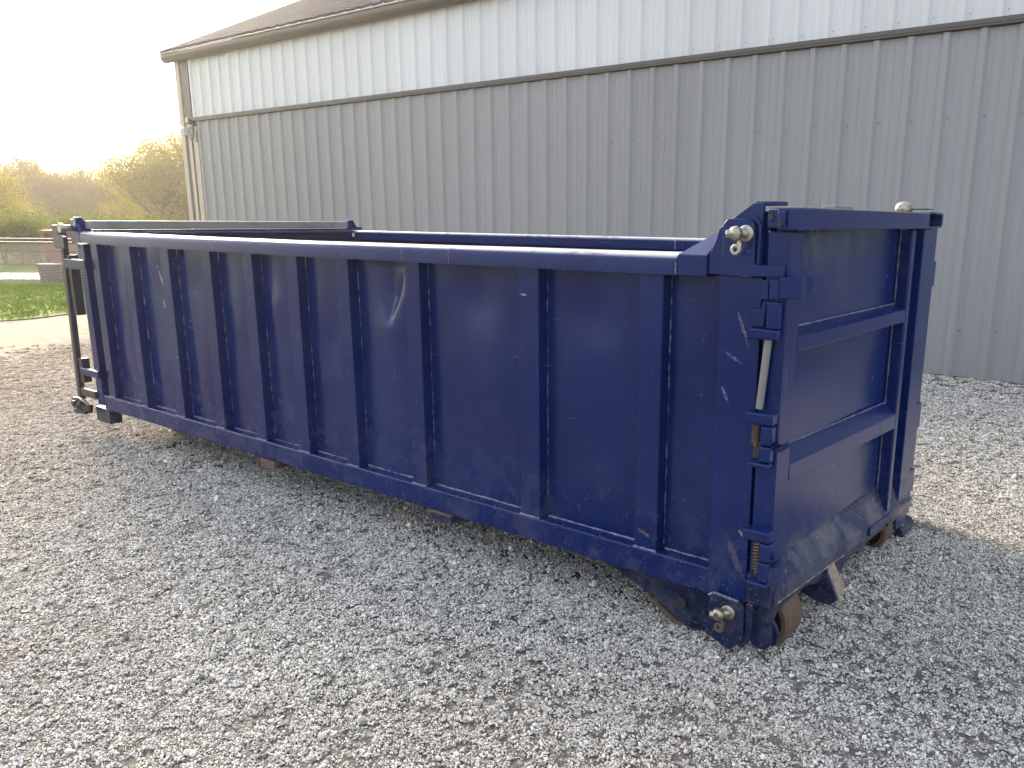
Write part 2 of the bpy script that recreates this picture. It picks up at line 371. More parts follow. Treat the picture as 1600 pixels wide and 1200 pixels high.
def stone_proto(seed):
    def make(N, L):
        ico = N.new('GeometryNodeMeshIcoSphere'); ico.inputs['Radius'].default_value = 1; ico.inputs['Subdivisions'].default_value = 2
        ps = N.new('GeometryNodeInputPosition'); off = N.new('ShaderNodeVectorMath'); off.operation = 'ADD'; L.new(ps.outputs[0], off.inputs[0]); off.inputs[1].default_value = (seed * 3.7, seed * 1.3, seed * 7.1)
        nz = N.new('ShaderNodeTexNoise'); L.new(off.outputs[0], nz.inputs['Vector']); nz.inputs['Scale'].default_value = .95; nz.inputs['Detail'].default_value = 2
        m1 = N.new('ShaderNodeMath'); m1.operation = 'MULTIPLY_ADD'; L.new(nz.outputs[0], m1.inputs[0]); m1.inputs[1].default_value = 1.5; m1.inputs[2].default_value = .22
        sc = N.new('ShaderNodeVectorMath'); sc.operation = 'SCALE'; L.new(ps.outputs[0], sc.inputs[0]); L.new(m1.outputs[0], sc.inputs['Scale'])
        sp = N.new('GeometryNodeSetPosition'); L.new(ico.outputs[0], sp.inputs['Geometry']); L.new(sc.outputs[0], sp.inputs['Position'])
        sh = N.new('GeometryNodeSetShadeSmooth'); L.new(sp.outputs[0], sh.inputs['Geometry']); sh.inputs['Shade Smooth'].default_value = False
        sm = N.new('GeometryNodeSetMaterial'); L.new(sh.outputs[0], sm.inputs['Geometry']); sm.inputs['Material'].default_value = M['stone']
        gt = N.new('GeometryNodeGeometryToInstance'); L.new(sm.outputs[0], gt.inputs[0])
        return gt.outputs[0]
    return make

def cluster_proto(seed, count=16):
    def make(N, L):
        pt = N.new('GeometryNodePoints'); pt.inputs['Count'].default_value = count
        rp = N.new('FunctionNodeRandomValue'); rp.data_type = 'FLOAT_VECTOR'; rp.inputs[0].default_value = (-.95, -.95, -.12); rp.inputs[1].default_value = (.95, .95, .22); rp.inputs['Seed'].default_value = seed * 7 + 1
        L.new(rp.outputs[0], pt.inputs['Position'])
        join = N.new('GeometryNodeJoinGeometry')
        for q in range(3): L.new(stone_proto(seed * 3 + q)(N, L), join.inputs[0])
        iop = N.new('GeometryNodeInstanceOnPoints'); L.new(pt.outputs[0], iop.inputs['Points']); L.new(join.outputs[0], iop.inputs['Instance']); iop.inputs['Pick Instance'].default_value = True
        ri = N.new('FunctionNodeRandomValue'); ri.data_type = 'INT'; ri.inputs[4].default_value = 0; ri.inputs[5].default_value = 2; ri.inputs['Seed'].default_value = seed; L.new(ri.outputs[2], iop.inputs['Instance Index'])
        rr = N.new('FunctionNodeRandomValue'); rr.data_type = 'FLOAT_VECTOR'; rr.inputs[0].default_value = (-3.1, -3.1, -3.1); rr.inputs[1].default_value = (3.1, 3.1, 3.1); rr.inputs['Seed'].default_value = seed + 40; L.new(rr.outputs[0], iop.inputs['Rotation'])
        rs = N.new('FunctionNodeRandomValue'); rs.data_type = 'FLOAT_VECTOR'; rs.inputs[0].default_value = (.14, .13, .11); rs.inputs[1].default_value = (.31, .27, .22); rs.inputs['Seed'].default_value = seed + 80; L.new(rs.outputs[0], iop.inputs['Scale'])
        st = N.new('GeometryNodeStoreNamedAttribute'); st.data_type = 'FLOAT'; st.domain = 'INSTANCE'; st.inputs['Name'].default_value = 'tone'; L.new(iop.outputs[0], st.inputs['Geometry'])
        rv = N.new('FunctionNodeRandomValue'); rv.data_type = 'FLOAT'; rv.inputs['Seed'].default_value = seed + 120; L.new(rv.outputs[1], st.inputs['Value'])
        rz = N.new('GeometryNodeRealizeInstances'); L.new(st.outputs[0], rz.inputs[0])
        gt = N.new('GeometryNodeGeometryToInstance'); L.new(rz.outputs[0], gt.inputs[0]); return gt.outputs[0]
    return make

def points_object(name, pts, sizes, ng, mat):
    me = bpy.data.meshes.new(name); me.vertices.add(len(pts)); me.vertices.foreach_set('co', np.asarray(pts, dtype=np.float32).ravel())
    at = me.attributes.new('size', 'FLOAT', 'POINT'); at.data.foreach_set('value', np.asarray(sizes, dtype=np.float32)); me.materials.append(mat)
    o = bpy.data.objects.new(name, me); COL.objects.link(o)
    md = o.modifiers.new('scatter', 'NODES'); md.node_group = ng
    return o

def gz_np(x, y):
    sm = lambda t: np.clip(t, 0, 1) ** 2 * (3 - 2 * np.clip(t, 0, 1))
    z = -.08 * np.clip(y - .2, 0, 2); z = z + .075 * sm((y - 3.5) / 3.2) * np.where(x > -13, 1, sm((x + 17) / 4))
    return np.where(x < -9, z * (1 - .95 * sm((-9 - x) / 3)), z)

cx, cy = 1.063, -2.505
pts = []; szs = []
def ring(r0, r1, dens, smin, smax, a0=12, a1=86):
    A = math.radians(a1 - a0) / 2 * (r1 * r1 - r0 * r0); n = int(A * dens)
    r = np.sqrt(rng.uniform(r0 * r0, r1 * r1, n)); a = np.radians(rng.uniform(a0, a1, n))
    x = cx - r * np.sin(a + math.radians(0)); y = cy + r * np.cos(a)
    ln = rng.lognormal(0, .22 if smin > .012 else .38, n)
    s = np.clip((smin + smax) / 2 * ln, smin * .6, smax * 2.3)
    keep = (y < 6.9) & (x > -11.5) & ~((x > -4.8) & (x < -.4) & (y > .5) & (y < 1.9))
    # gravel thins out and gets finer in dusty patches
    f = np.sin(x * 1.9 + 1.3 * np.sin(y * 1.7)) * np.sin(y * 2.3 + 1.1 * np.sin(x * 1.3 + 2)) + .6 * np.sin(x * .7 - y * .9 + .5)
    dens_k = np.clip(1.05 - .32 * np.clip(f - .45, 0, 1), .5, 1)
    edge = np.clip((x + .8 * y + 9.6) / 1.6, 0.08, 1)
    keep &= rng.uniform(0, 1, n) < dens_k * edge
    s = s * np.where(f > .35, .88, 1.0)
    x, y, s = x[keep], y[keep], s[keep]
    z = gz_np(x, y) + (rng.uniform(-.002, .006, len(x)) if smin > .012 else s * rng.uniform(.2, 1.1, len(x)))
    pts.append(np.stack([x, y, z], 1)); szs.append(s)
# small chips come in instanced handfuls, with single bigger stones strewn among them
ring(.9, 3.3, 2500, .0150, .0195, -40, 88)
ring(3.3, 5.5, 1950, .0170, .0215, -38, 84)
ring(5.5, 8.5, 1150, .0210, .0265, -32, 81)
ring(8.5, 12.5, 430, .029, .037, -30, 79)
stones = points_object('gravel_chips', np.concatenate(pts), np.concatenate(szs), scatter_group('gravel_handfuls', [cluster_proto(k) for k in range(9)], M['stone'], .22), M['stone'])
stuff(stones)
pts.clear(); szs.clear()
ring(.9, 3.3, 420, .0036, .0075, -40, 88)
ring(3.3, 6.0, 300, .0042, .0082, -38, 84)
ring(6.0, 10., 160, .0056, .0100, -30, 80)
stones = points_object('gravel_stones', np.concatenate(pts), np.concatenate(szs), scatter_group('gravel_scatter', [stone_proto(k) for k in range(5)], M['stone'], 3.1), M['stone'])
stuff(stones)

# ------------------------------------------------------------------ lawn, concrete path, grass
def lawn_material():
    t = NT('lawn_soil'); P = t.pos(); n = t.noise(P, 1.1, 5, .65); n2 = t.noise(P, 14, 5, .7)
    c = t.mix(n, C4(.13, .18, .035), C4(.19, .23, .05)); c = t.mix(t.math('MULTIPLY', n2, .6), c, C4(.10, .13, .03))
    t.bsdf(c, .9, 0, t.bump(n2, .8, .03), spec=.2); return t.m
M['lawn'] = lawn_material()
def lawn_edge(y): return -13.15 - .3 * (y - 2) + .16 * math.sin(y * 2.1) + .09 * math.sin(y * 5.3 + 1)
lx = [-150, -120, -90, -70, -55, -45, -38, -33, -30, -28, -26, -24, -22, -20, -18, -16.5, -15.2, -14.2, -13.7, 0]
lys = [-90, -50, -25, -15, -10] + list(np.arange(-7, 9.1, .25)) + [10, 13, 18, 30, 60, 100]
structure(sheet('lawn', lx, lys, .016, M['lawn'], clip=lambda x, y: (max(-150, lawn_edge(max(-8, min(10, y)))) if x == 0 else x, y), wob=.01))

M['concrete'] = simple('pale_concrete', (.50, .46, .41), .85, 0, .12, 6, .1)
bm = bmesh.new()   # pale strip of drive beyond the fence
fr = Vector((.811, .585)); fn = Vector((-.585, .811))
c0 = Vector((-20.216, 4.949)) + fn * .75 + Vector((-.9, 0))
for k in range(40):
    pass
pv = []
for k in range(31):
    s = -14 + k * .95; a = c0 + fr * s - Vector((.10, -.0)) * 0; w0 = .0 + .05 * math.sin(k * 1.3); w1 = 2.3 + .07 * math.sin(k * .9 + 1)
    p = a + fn * w0; q = a + fn * w1
    pv.append((bm.verts.new((p.x, p.y, gz(p.x, p.y) + .045)), bm.verts.new((q.x, q.y, gz(q.x, q.y) + .045))))
for A, B in zip(pv, pv[1:]): bm.faces.new((A[0], B[0], B[1], A[1]))
structure(obj('concrete_path', bm, M['concrete']))

def leaf_mat(name, c1, c2, trans=.5):
    t = NT(name); P = t.pos(); oi = t.node('ShaderNodeObjectInfo')
    n = t.noise(P, 2.1, 3, .6); wn_ = t.node('ShaderNodeTexWhiteNoise'); t.link(t.vmath('SNAP', P, (.12, .12, .12)), wn_.inputs[0])
    f = t.math('ADD', t.math('MULTIPLY', n, .55), t.math('MULTIPLY', wn_.outputs[0], .45), clamp=True)
    c = t.mix(f, C4(*c1), C4(*c2))
    d = t.node('ShaderNodeBsdfDiffuse'); tr = t.node('ShaderNodeBsdfTranslucent'); mx = t.node('ShaderNodeMixShader'); mx.inputs[0].default_value = trans
    t.link(c, d.inputs[0]); t.link(c, tr.inputs[0]); t.link(d.outputs[0], mx.inputs[1]); t.link(tr.outputs[0], mx.inputs[2]); t.link(mx.outputs[0], t.out.inputs[0])
    return t.m
M['grass'] = leaf_mat('grass_blades', (.16, .25, .03), (.32, .41, .06), .5)
def tuft_proto(seed):
    def make(N, L):
        r = random.Random(seed); join = N.new('GeometryNodeJoinGeometry')
        for k in range(5):
            cone = N.new('GeometryNodeMeshCone'); cone.inputs['Vertices'].default_value = 3; cone.inputs['Radius Top'].default_value = 0.; cone.inputs['Radius Bottom'].default_value = .10; cone.inputs['Depth'].default_value = 1.
            tr = N.new('GeometryNodeTransform'); L.new(cone.outputs[0], tr.inputs['Geometry'])
            tr.inputs['Translation'].default_value = (r.uniform(-.7, .7), r.uniform(-.7, .7), -.05); tr.inputs['Rotation'].default_value = (r.uniform(-.6, .6), r.uniform(-.6, .6), 0); tr.inputs['Scale'].default_value = (1, .5, r.uniform(.6, 1.3))
            L.new(tr.outputs[0], join.inputs[0])
        sm = N.new('GeometryNodeSetMaterial'); L.new(join.outputs[0], sm.inputs['Geometry']); sm.inputs['Material'].default_value = M['grass']
        gt = N.new('GeometryNodeGeometryToInstance'); L.new(sm.outputs[0], gt.inputs[0]); return gt.outputs[0]
    return make
gx = rng.uniform(-29, -12.4, 60000); gy = rng.uniform(-4.5, 9.5, 60000)
le = np.array([lawn_edge(v) for v in gy]) + rng.normal(0, .10, len(gy))
dpth = (gx + 20.216) * -.585 + (gy - 4.949) * .811
sp_ = (gx - c0.x) * fn.x + (gy - c0.y) * fn.y
keep = (gx < le) & ~((sp_ > -.02) & (sp_ < 2.32)) & (rng.uniform(0, 1, len(gx)) < np.clip(1.25 - (-gx - 13) / 18, .25, 1))
gx, gy = gx[keep], gy[keep]
grass = points_object('lawn_grass', np.stack([gx, gy, gz_np(gx, gy) + .035], 1), rng.uniform(.035, .075, len(gx)), scatter_group('grass_scatter', [tuft_proto(k) for k in range(4)], M['grass'], .25), M['grass'])
stuff(grass)
# ------------------------------------------------------------------ metal barn
BX0, BX1, BY = -16.72, 6.4, 7.0
barn = thing('metal_barn', 'long grey metal clad barn with pale upper band and dark roof behind the blue dumpster', 'barn', (-5, BY, gz(-5, BY)))
barn_loc = barn.location.copy()
def b_obj(o):
    o.matrix_parent_inverse = Matrix.Translation(-barn_loc); return o
PITCH = .36
def sheet_profile(w):
    """cladding section: major rib at each pitch, two small ribs between; (x, out) pairs"""
    p = []
    n = int(round(w / PITCH))
    for k in range(n):
        b = k * PITCH
        p += [(b, 0), (b + .030, 0), (b + .058, .032), (b + .112, .032), (b + .140, 0)]
        for m in (.195, .275): p += [(b + m - .012, 0), (b + m - .006, .0045), (b + m + .006, .0045), (b + m + .012, 0)]
    p.append((w, 0)); return p
def cladding_mesh(w, z0, z1, mat, rows=6):
    bm = bmesh.new(); prof = sheet_profile(w)
    zs = [z0 + (z1 - z0) * k / rows for k in range(rows + 1)]
    R = [[bm.verts.new((x, -o, z)) for x, o in prof] for z in zs]
    for A, B in zip(R, R[1:]):
        for k in range(len(prof) - 1): bm.faces.new((A[k], A[k + 1], B[k + 1], B[k]))
    me = bpy.data.meshes.new('wall_sheet'); bm.to_mesh(me); bm.free(); me.materials.append(mat); return me
W3 = PITCH * 3
lo_me = cladding_mesh(W3, -.075, 3.53, M['wall_low']); up_me = cladding_mesh(W3, 3.63, 4.79, M['wall_up'], 2)
def inst(name, me, parent, loc, rot=(0, 0, 0)):
    o = bpy.data.objects.new(name, me); COL.objects.link(o); o.location = loc; o.rotation_euler = rot
    if parent: o.parent = parent
    return o
nsh = 20
for k in range(nsh):
    b_obj(inst('door_sheet', lo_me, barn, (-16.03 + k * W3, BY - .06, 0)))
    b_obj(inst('wall_sheet', up_me, barn, (-16.28 + k * W3, BY, 0)))
def bb(name, mat, *b, bevel=.004): return b_obj(box_obj(name, M[mat], barn, *b, bevel=bevel))
# backing so nothing shows through, end walls, foundation
bb('wall_core', 'wall_low', -16.3, BX1, BY + .04, BY + .14, -.3, 4.80, bevel=0)
bb('end_wall', 'wall_low', BX1 - .12, BX1, BY + .15, 22, -.3, 4.75, bevel=0)
bb('end_wall', 'wall_low', -16.72, -16.60, BY + .15, 22, -.3, 4.75, bevel=0)
bb('back_wall', 'wall_low', -16.6, BX1 - .13, 21.9, 22, -.3, 4.75, bevel=0)
# corner trims, from left to right
bb('corner_trim', 'trim_light', -16.78, -16.62, BY - .03, BY + .1, -.2, 4.785)
bb('corner_trim', 'trim', -16.62, -16.47, BY - .012, BY + .06, -.2, 4.785)
bb('corner_trim', 'trim_light', -16.465, -16.35, BY - .045, BY + .03, -.2, 3.50)
bb('corner_trim', 'trim', -16.465, -16.285, BY - .02, BY + .03, 3.52, 4.785)
bb('door_jamb', 'trim', -16.345, -16.22, BY - .02, BY + .03, -.2, 3.50)
bb('door_edge', 'trim_light', -16.215, -16.04, BY - .075, BY - .03, -.07, 3.44)
bb('corner_return', 'trim_light', -17.02, -16.79, BY + .12, BY + .5, 3.62, 4.75)
bb('return_trim', 'trim_light', -17.06, -16.79, BY + .08, BY + .52, 3.56, 3.615)
# sliding door track
bb('door_track', 'trim', -16.28, BX1, BY - .10, BY - .006, 3.562, 3.604, bevel=.008)
bb('track_flashing', 'trim', -16.28, BX1, BY - .045, BY - .006, 3.607, 3.628, bevel=.004)
bb('track_cover', 'trim', -16.1, BX1, BY - .12, BY - .02, 3.535, 3.559, bevel=.008)
# gutter and fascia
bm = bmesh.new()
bm_prism(bm, [(y_ + .20, z_ + .072) for y_, z_ in [(6.60, 4.845), (6.585, 4.80), (6.60, 4.74), (6.65, 4.69), (6.74, 4.69), (6.74, 4.845), (6.725, 4.845), (6.725, 4.705), (6.655, 4.705), (6.615, 4.75), (6.60, 4.80), (6.615, 4.845)]], 'x', -16.98, BX1)
b_obj(obj('gutter', bm, M['trim'], barn, .003))
bb('gutter_lip', 'trim_light', -16.985, BX1, 6.778, 6.812, 4.919, 4.940, bevel=.006)
bb('soffit', 'trim', -16.95, BX1, 6.945, BY - .001, 4.792, 4.82, bevel=0)
bb('fascia', 'trim', -16.95, BX1, 6.945, 6.965, 4.822, 4.93, bevel=.003)
# roof: sheets with standing ribs
RP = math.radians(26.0); rl = 8.0
def roof_mesh(w):
    bm = bmesh.new(); prof = []
    for k in range(3):
        b = k * w / 3; prof += [(b, 0), (b + .02, .0), (b + .03, .05), (b + .06, .05), (b + .07, 0)]
    prof.append((w, 0)); cs, sn = math.cos(RP), math.sin(RP); R = []
    for s in np.linspace(0, rl, 9): R.append([bm.verts.new((x, s * cs - o * sn, s * sn + o * cs)) for x, o in prof])
    for A, B in zip(R, R[1:]):
        for k in range(len(prof) - 1): bm.faces.new((A[k], A[k + 1], B[k + 1], B[k]))
    me = bpy.data.meshes.new('roof_sheet'); bm.to_mesh(me); bm.free(); me.materials.append(M['roof']); return me
rme = roof_mesh(.96)
for k in range(24): b_obj(inst('roof_sheet', rme, barn, (-16.88 + k * .96, 6.82, 4.947)))
# far slope and rake trim
bm = bmesh.new(); cs, sn = math.cos(RP), math.sin(RP)
bm_prism(bm, [(6.83 + rl * cs, 4.932 + rl * sn), (6.83 + 2 * rl * cs, 4.932), (6.83 + 2 * rl * cs, 4.872), (6.83 + rl * cs, 4.872 + rl * sn)], 'x', -16.9, BX1)
b_obj(obj('roof_back', bm, M['roof'], barn))
bm = bmesh.new(); bm_prism(bm, [(6.80, 4.872), (6.80, 5.00), (6.80 + rl * cs, 5.00 + rl * sn), (6.80 + rl * cs, 4.872 + rl * sn)], 'x', -17.0, -16.885)
b_obj(obj('rake_trim', bm, M['trim'], barn, .005))
bm = bmesh.new(); bm_prism(bm, [(7.0, 4.80), (6.83 + rl * cs, 4.85 + rl * sn), (6.83 + 2 * rl * cs - .5, 4.80)], 'x', -16.7, -16.62)
b_obj(obj('gable_end', bm, M['wall_up'], barn))
# screws along the girts
bm = bmesh.new()
for z in (.35, 2.58):
    for k in range(nsh * 3):
        x = -16.03 + k * PITCH + .165 + random.uniform(-.006, .006); zz = z + random.uniform(-.012, .012) + .0065 * k * (.33)
        bm_lathe(bm, [(-.008, .0), (-.008, .008), (0, .010)], (x, BY - .062, zz), 'y', 7)
for k in range(nsh * 3):
    x = -16.28 + k * PITCH + .165; bm_lathe(bm, [(-.006, .0), (-.006, .006), (0, .007)], (x, BY - .002, 3.70), 'y', 7)
    x = -16.88 + k * .32 + .17; s = .16; bm_lathe(bm, [(0, .014), (.016, .014), (.016, 0)], (x, 6.82 + s * cs, 4.950 + s * sn), 'z', 6)
stuff(b_obj(obj('screws', bm, M['steel'], barn)))
# floodlight box and latch at the left corner
fl = bb('wall_light', 'white_box', -16.56, -16.40, BY - .17, BY - .047, 3.27, 3.45, bevel=.012)
o = box_obj('light_lens', M['galv'], fl, -16.535, -16.425, BY - .182, BY - .168, 3.30, 3.40, bevel=.004)
la = bb('door_latch', 'steel', -16.34, -16.14, BY - .12, BY - .048, 3.20, 3.47, bevel=.008)
for (x, z) in ((-16.29, 3.41), (-16.22, 3.41), (-16.29, 3.33), (-16.22, 3.27)):
    bm = bmesh.new(); bm_lathe(bm, [(-.02, 0), (-.02, .022), (0, .025)], (x, BY - .12, z), 'y', 10); obj('bolt', bm, M['galv'], la)
bb('track_end', 'galv', -16.36, -16.25, BY - .14, BY - .02, 3.52, 3.62, bevel=.01)
bb('latch_plate', 'steel', -16.13, -16.04, BY - .10, BY - .076, 3.12, 3.34, bevel=.004)
bb('sill_trim', 'trim', -16.03, BX1, BY - .075, BY - .03, -.105, -.078, bevel=.003)

# ------------------------------------------------------------------ roll-off dumpster
dump = thing('roll_off_dumpster', 'long navy blue roll-off dumpster with ribbed sides standing on gravel beside the barn', 'dumpster')
NV, NC, ND = M['navy'], M['navy_clean'], M['navy_dirty']
L, W, ZB, ZT, RB, RT, DP = 5.09, 2.30, .214, .321, 1.398, 1.475, .062
def warp(co):     # the back end has sagged towards its far side
    s = .1 * max(0., min(1., 1.35 - co.z)); f = max(0., min(1., (co.x + .9) / .7))
    return Vector((co.x, co.y, co.z - s * max(0., co.y) * f))
# near side sheet, gently buckled, with the creased dent
def dent(x, z):
    xc, zt_, zb_ = -1.985, 1.40, 1.08
    d = 0.
    if zb_ < z:
        hw = .20 * ((z - zb_) / (zt_ - zb_)) + .006
        k = max(0., 1 - abs(x - xc - .02 * (z - 1.2)) / hw)
        d += .038 * k * k * (3 - 2 * k) * min(1., (z - zb_) / .12) * min(1., (1.42 - z) / .06 + .35)
    d -= .010 * math.exp(-(((x - xc) / .13) ** 2 + ((z - 1.05) / .1) ** 2))
    return d
RIBS = [(-5.011, -4.915), (-4.537, -4.452), (-4.071, -3.965), (-3.590, -3.492), (-3.154, -3.057), (-2.745, -2.648), (-2.325, -2.225), (-1.817, -1.720), (-1.123, -1.015), (-.530, -.427)]
bm = bmesh.new(); nx, nz = 260, 44; g = {}
for i in range(nx + 1):
    for j in range(nz + 1):
        x = -5.10 + (5.10 - .16) * i / nx; z = ZT - .02 + (RB + .03 - ZT + .02) * j / nz
        away = min([abs(x - q) for r in RIBS for q in r] + [.25]); wv = sst(away / .16)
        y = DP + wv * (.011 * mnoise.noise((x * 2.1, z * 1.7, .3)) + .006 * mnoise.noise((x * 5, z * 3.4, 4)) - .004) + dent(x, z)
        # a few shallow knocks
        for (bx, bz, br, ba) in ((-1.42, 1.25, .16, .012), (-.80, 1.22, .13, .010), (-2.48, .95, .12, .011), (-3.32, .8, .13, .012), (-4.24, 1.15, .12, .012), (-1.3, .78, .2, -.008), (-.85, .62, .12, .006), (-2.95, 1.1, .1, -.009), (-3.8, 1.2, .1, .009)):
            y += ba * math.exp(-(((x - bx) / br) ** 2 + ((z - bz) / br) ** 2))
        g[i, j] = bm.verts.new((x, y, z))
for i in range(nx):
    for j in range(nz): bm.faces.new((g[i, j], g[i + 1, j], g[i + 1, j + 1], g[i, j + 1]))
sp = obj('side_panel', bm, NV, dump, smooth=True)
for k, (a, b) in enumerate(RIBS):
    bm = bmesh.new(); j = random.uniform(-.003, .003)
    bm_box(bm, a, b, .006, DP + .02, ZT + .001, RB + .012)
    for v in bm.verts:
        if v.co.z > .8: v.co.y += j
    rb = obj('rib', bm, NV, dump, .005, seg=3)
    bm = bmesh.new()      # stitched weld at the rib's side and foot
    n = 46
    bm_tube(bm, [(b + .004 + random.uniform(-.0012, .0012), DP - .001, ZT + .02 + (RB - ZT - .03) * q / n) for q in range(n + 1)], [random.choice((.0002, .0002, .0004, .0008, .0018, .003)) for q in range(n + 1)], 5)
    obj('weld_bead', bm, M['weld'], rb); bm = bmesh.new()
    bm_tube(bm, [(a + (b - a) * q / 12, .004, ZT + .002) for q in range(13)], [random.uniform(.003, .0065) for q in range(13)], 6)
    obj('weld_bead', bm, M['weld'], rb)
bm = bmesh.new(); bm_box(bm, -5.098, -.19, 0, .16, ZB, ZT); bot = obj('bottom_rail', bm, NV, dump, .009, seg=3)
for k in range(len(RIBS)):
    x0 = RIBS[k][1] + .012; x1 = (RIBS[k + 1][0] if k + 1 < len(RIBS) else -.20) - .004
    bm = bmesh.new(); n = max(8, int((x1 - x0) / .022))
    bm_tube(bm, [(x0 + (x1 - x0) * q / n, DP - .006 + random.uniform(-.002, .002), ZT + .003) for q in range(n + 1)], [random.uniform(.002, .007) for q in range(n + 1)], 6)
    obj('weld_bead', bm, M['weld'], bot)
# top rail, with slightly rolled upper edge, and its seams
bm = bmesh.new()
for a in range(60):
    pass
nseg = 30; sect = [(-.022, RB), (.105, RB), (.105, RT)] + [(p[0], p[1]) for p in arc(.006, RT - .028, .028, 90, 180, 7)]
R = []
for i in range(nseg + 1):
    x = -5.12 + (5.12 - .36) * i / nseg
    dz = .004 * mnoise.noise((x * 1.3, 0, 1)) - .006 * math.sin(math.pi * i / nseg); dy = .004 * mnoise.noise((x * .9, 2, 1)) - .010 * math.sin(math.pi * i / nseg)
    R.append([bm.verts.new((x, p[0] + dy, p[1] + dz)) for p in sect])
ns = len(sect)
for A, B in zip(R, R[1:]):
    for k in range(ns): bm.faces.new((A[k], A[(k + 1) % ns], B[(k + 1) % ns], B[k]))
bm.faces.new(R[0]); bm.faces.new(R[-1][::-1])
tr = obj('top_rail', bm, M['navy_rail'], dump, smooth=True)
for x in (-4.30, -2.21, -1.79, -1.49, -.362):
    bm = bmesh.new(); n = 8; bm_tube(bm, [(x + random.uniform(-.002, .002), -.0215 - .010 * math.sin(math.pi * (x + 5.12) / 4.76) + .004 * mnoise.noise((x * .9, 2, 1)), RB + .004 + (RT - RB - .03) * q / n) for q in range(n + 1)], [random.uniform(.0012, .003) for q in range(n + 1)], 6)
    obj('weld_bead', bm, M['weld'], tr)
# sloped end block of the top rail
bm = bmesh.new()
A = [(-.358, -.022, RB), (-.240, -.022, RB), (-.240, -.022, RT - .004), (-.358, -.022, RT - .004)]; B = [(-.358, .14, RB), (-.240, .14, RB), (-.240, .10, RT + .075), (-.275, .10, RT + .070)]
va = [bm.verts.new(p) for p in A]; vb = [bm.verts.new(p) for p in B]
bm.faces.new(va); bm.faces.new(vb[::-1])
for k in range(4): bm.faces.new((va[k], va[(k + 1) % 4], vb[(k + 1) % 4], vb[k]))
obj('rail_end_block', bm, NC, dump, .004)
# far wall, floor, front wall
bm = bmesh.new(); n = 40
Rr = [[bm.verts.new((-5.08 + 5.03 * i / n, W - .065 + .006 * mnoise.noise((i * .35, z * 2, 5)), z)) for z in (.24, .6, 1.0, 1.42)] for i in range(n + 1)]
for P, Q in zip(Rr, Rr[1:]):
    for k in range(3): bm.faces.new((P[k], Q[k], Q[k + 1], P[k + 1]))
obj('side_panel', bm, NC, dump, smooth=True)
for a, b in RIBS: box_obj('rib', NC, dump, a, b, W - .06, W - .006, ZT, RB + .01)
box_obj('bottom_rail', NC, dump, -5.098, -.03, W - .16, W, ZB - .0, ZT, bevel=.008, warp=warp)
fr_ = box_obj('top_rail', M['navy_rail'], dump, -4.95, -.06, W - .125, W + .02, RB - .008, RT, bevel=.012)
bm = bmesh.new(); bm_tube(bm, [(-1.63, W - .127, RB + .07 * q / 8) for q in range(9)], [random.uniform(.003, .007) for q in range(9)], 6); obj('weld_bead', bm, M['weld'], fr_)
box_obj('floor_plate', NC, dump, -5.06, -.06, .08, W - .08, .30, .325, bevel=0)
box_obj('front_wall', NC, dump, -5.12, -5.07, .064, W - .05, ZB, 1.49, bevel=.004)
fb = box_obj('front_top_bar', M['greybar'], dump, -5.11, -5.03, .03, 2.175, 1.497, 1.552, bevel=.006)
box_obj('front_shelf', NC, dump, -5.09, -4.93, .11, 2.17, 1.455, 1.475, bevel=.004)
# front corner gussets
prism_obj('gusset_plate', NC, dump, [(-5.215, 1.40), (-5.085, 1.40), (-5.09, 1.475), (-5.13, 1.56), (-5.20, 1.56), (-5.225, 1.48)], 'y', -.025, .0)
prism_obj('gusset_plate', NC, dump, [(-.035, 1.478), (.10, 1.478), (.055, 1.50), (.02, 1.575), (-.02, 1.575)], 'x', -5.16, -5.115)
prism_obj('gusset_plate', NC, dump, [(2.20, 1.478), (2.34, 1.478), (2.325, 1.505), (2.275, 1.505), (2.235, 1.565), (2.185, 1.565), (2.18, 1.478)], 'x', -5.065, -5.03)
# front post and its foot
box_obj('front_post', NV, dump, -5.195, -5.105, .0, .12, .235, 1.395, bevel=.005)
box_obj('skid_foot', ND, dump, -5.28, -5.07, .012, .10, .10, .21, bevel=.006)
bm = bmesh.new(); bm_tube(bm, [(-5.20, -.03, 1.50), (-5.20, -.075, 1.50)], .022, 12); bm_tube(bm, [(-5.20, -.075, 1.50), (-5.20, -.10, 1.50)], .032, 12)
obj('tie_down_hook', bm, M['galv'], dump, smooth=True)
# front latch bar
lb_ = thing('_', '', ''); bpy.data.objects.remove(lb_)
bm = bmesh.new(); bm_box(bm, -5.430, -5.384, -.02, .02, .24, 1.49)
for v in bm.verts:
    if v.co.z < .5: v.co.x -= .055
M['latch_grey'] = simple('latch_paint', (.028, .028, .036), .45, .1, .2, 12, .1)
latch = obj('latch_bar', bm, M['latch_grey'], dump, .006)
prism_obj('latch_head', M['latch_grey'], latch, [(-5.46, 1.36), (-5.29, 1.36), (-5.28, 1.44), (-5.36, 1.45), (-5.385, 1.52), (-5.45, 1.52)], 'y', -.05, -.022, .006)
prism_obj('latch_foot', M['latch_grey'], latch, [(-5.50, .15), (-5.46, .135), (-5.24, .17), (-5.22, .235), (-5.40, .27), (-5.50, .26)], 'y', -.055, -.022, .01)
bm = bmesh.new(); bm_box(bm, -5.44, -5.25, -.075, -.056, .165, .185); bm_tube(bm, [(-5.42, -.06, .225), (-5.42, -.085, .225)], .022, 10); bm_tube(bm, [(-5.33, -.06, .245), (-5.33, -.085, .215)], .016, 10); obj('latch_pin', bm, M['dark'], latch)
box_obj('latch_arm', M['navy_clean'], dump, -5.37, -5.05, -.03, -.004, 1.215, 1.285, bevel=.006)
box_obj('latch_arm', M['navy_clean'], dump, -5.34, -5.06, -.035, -.004, .445, .50, bevel=.008)
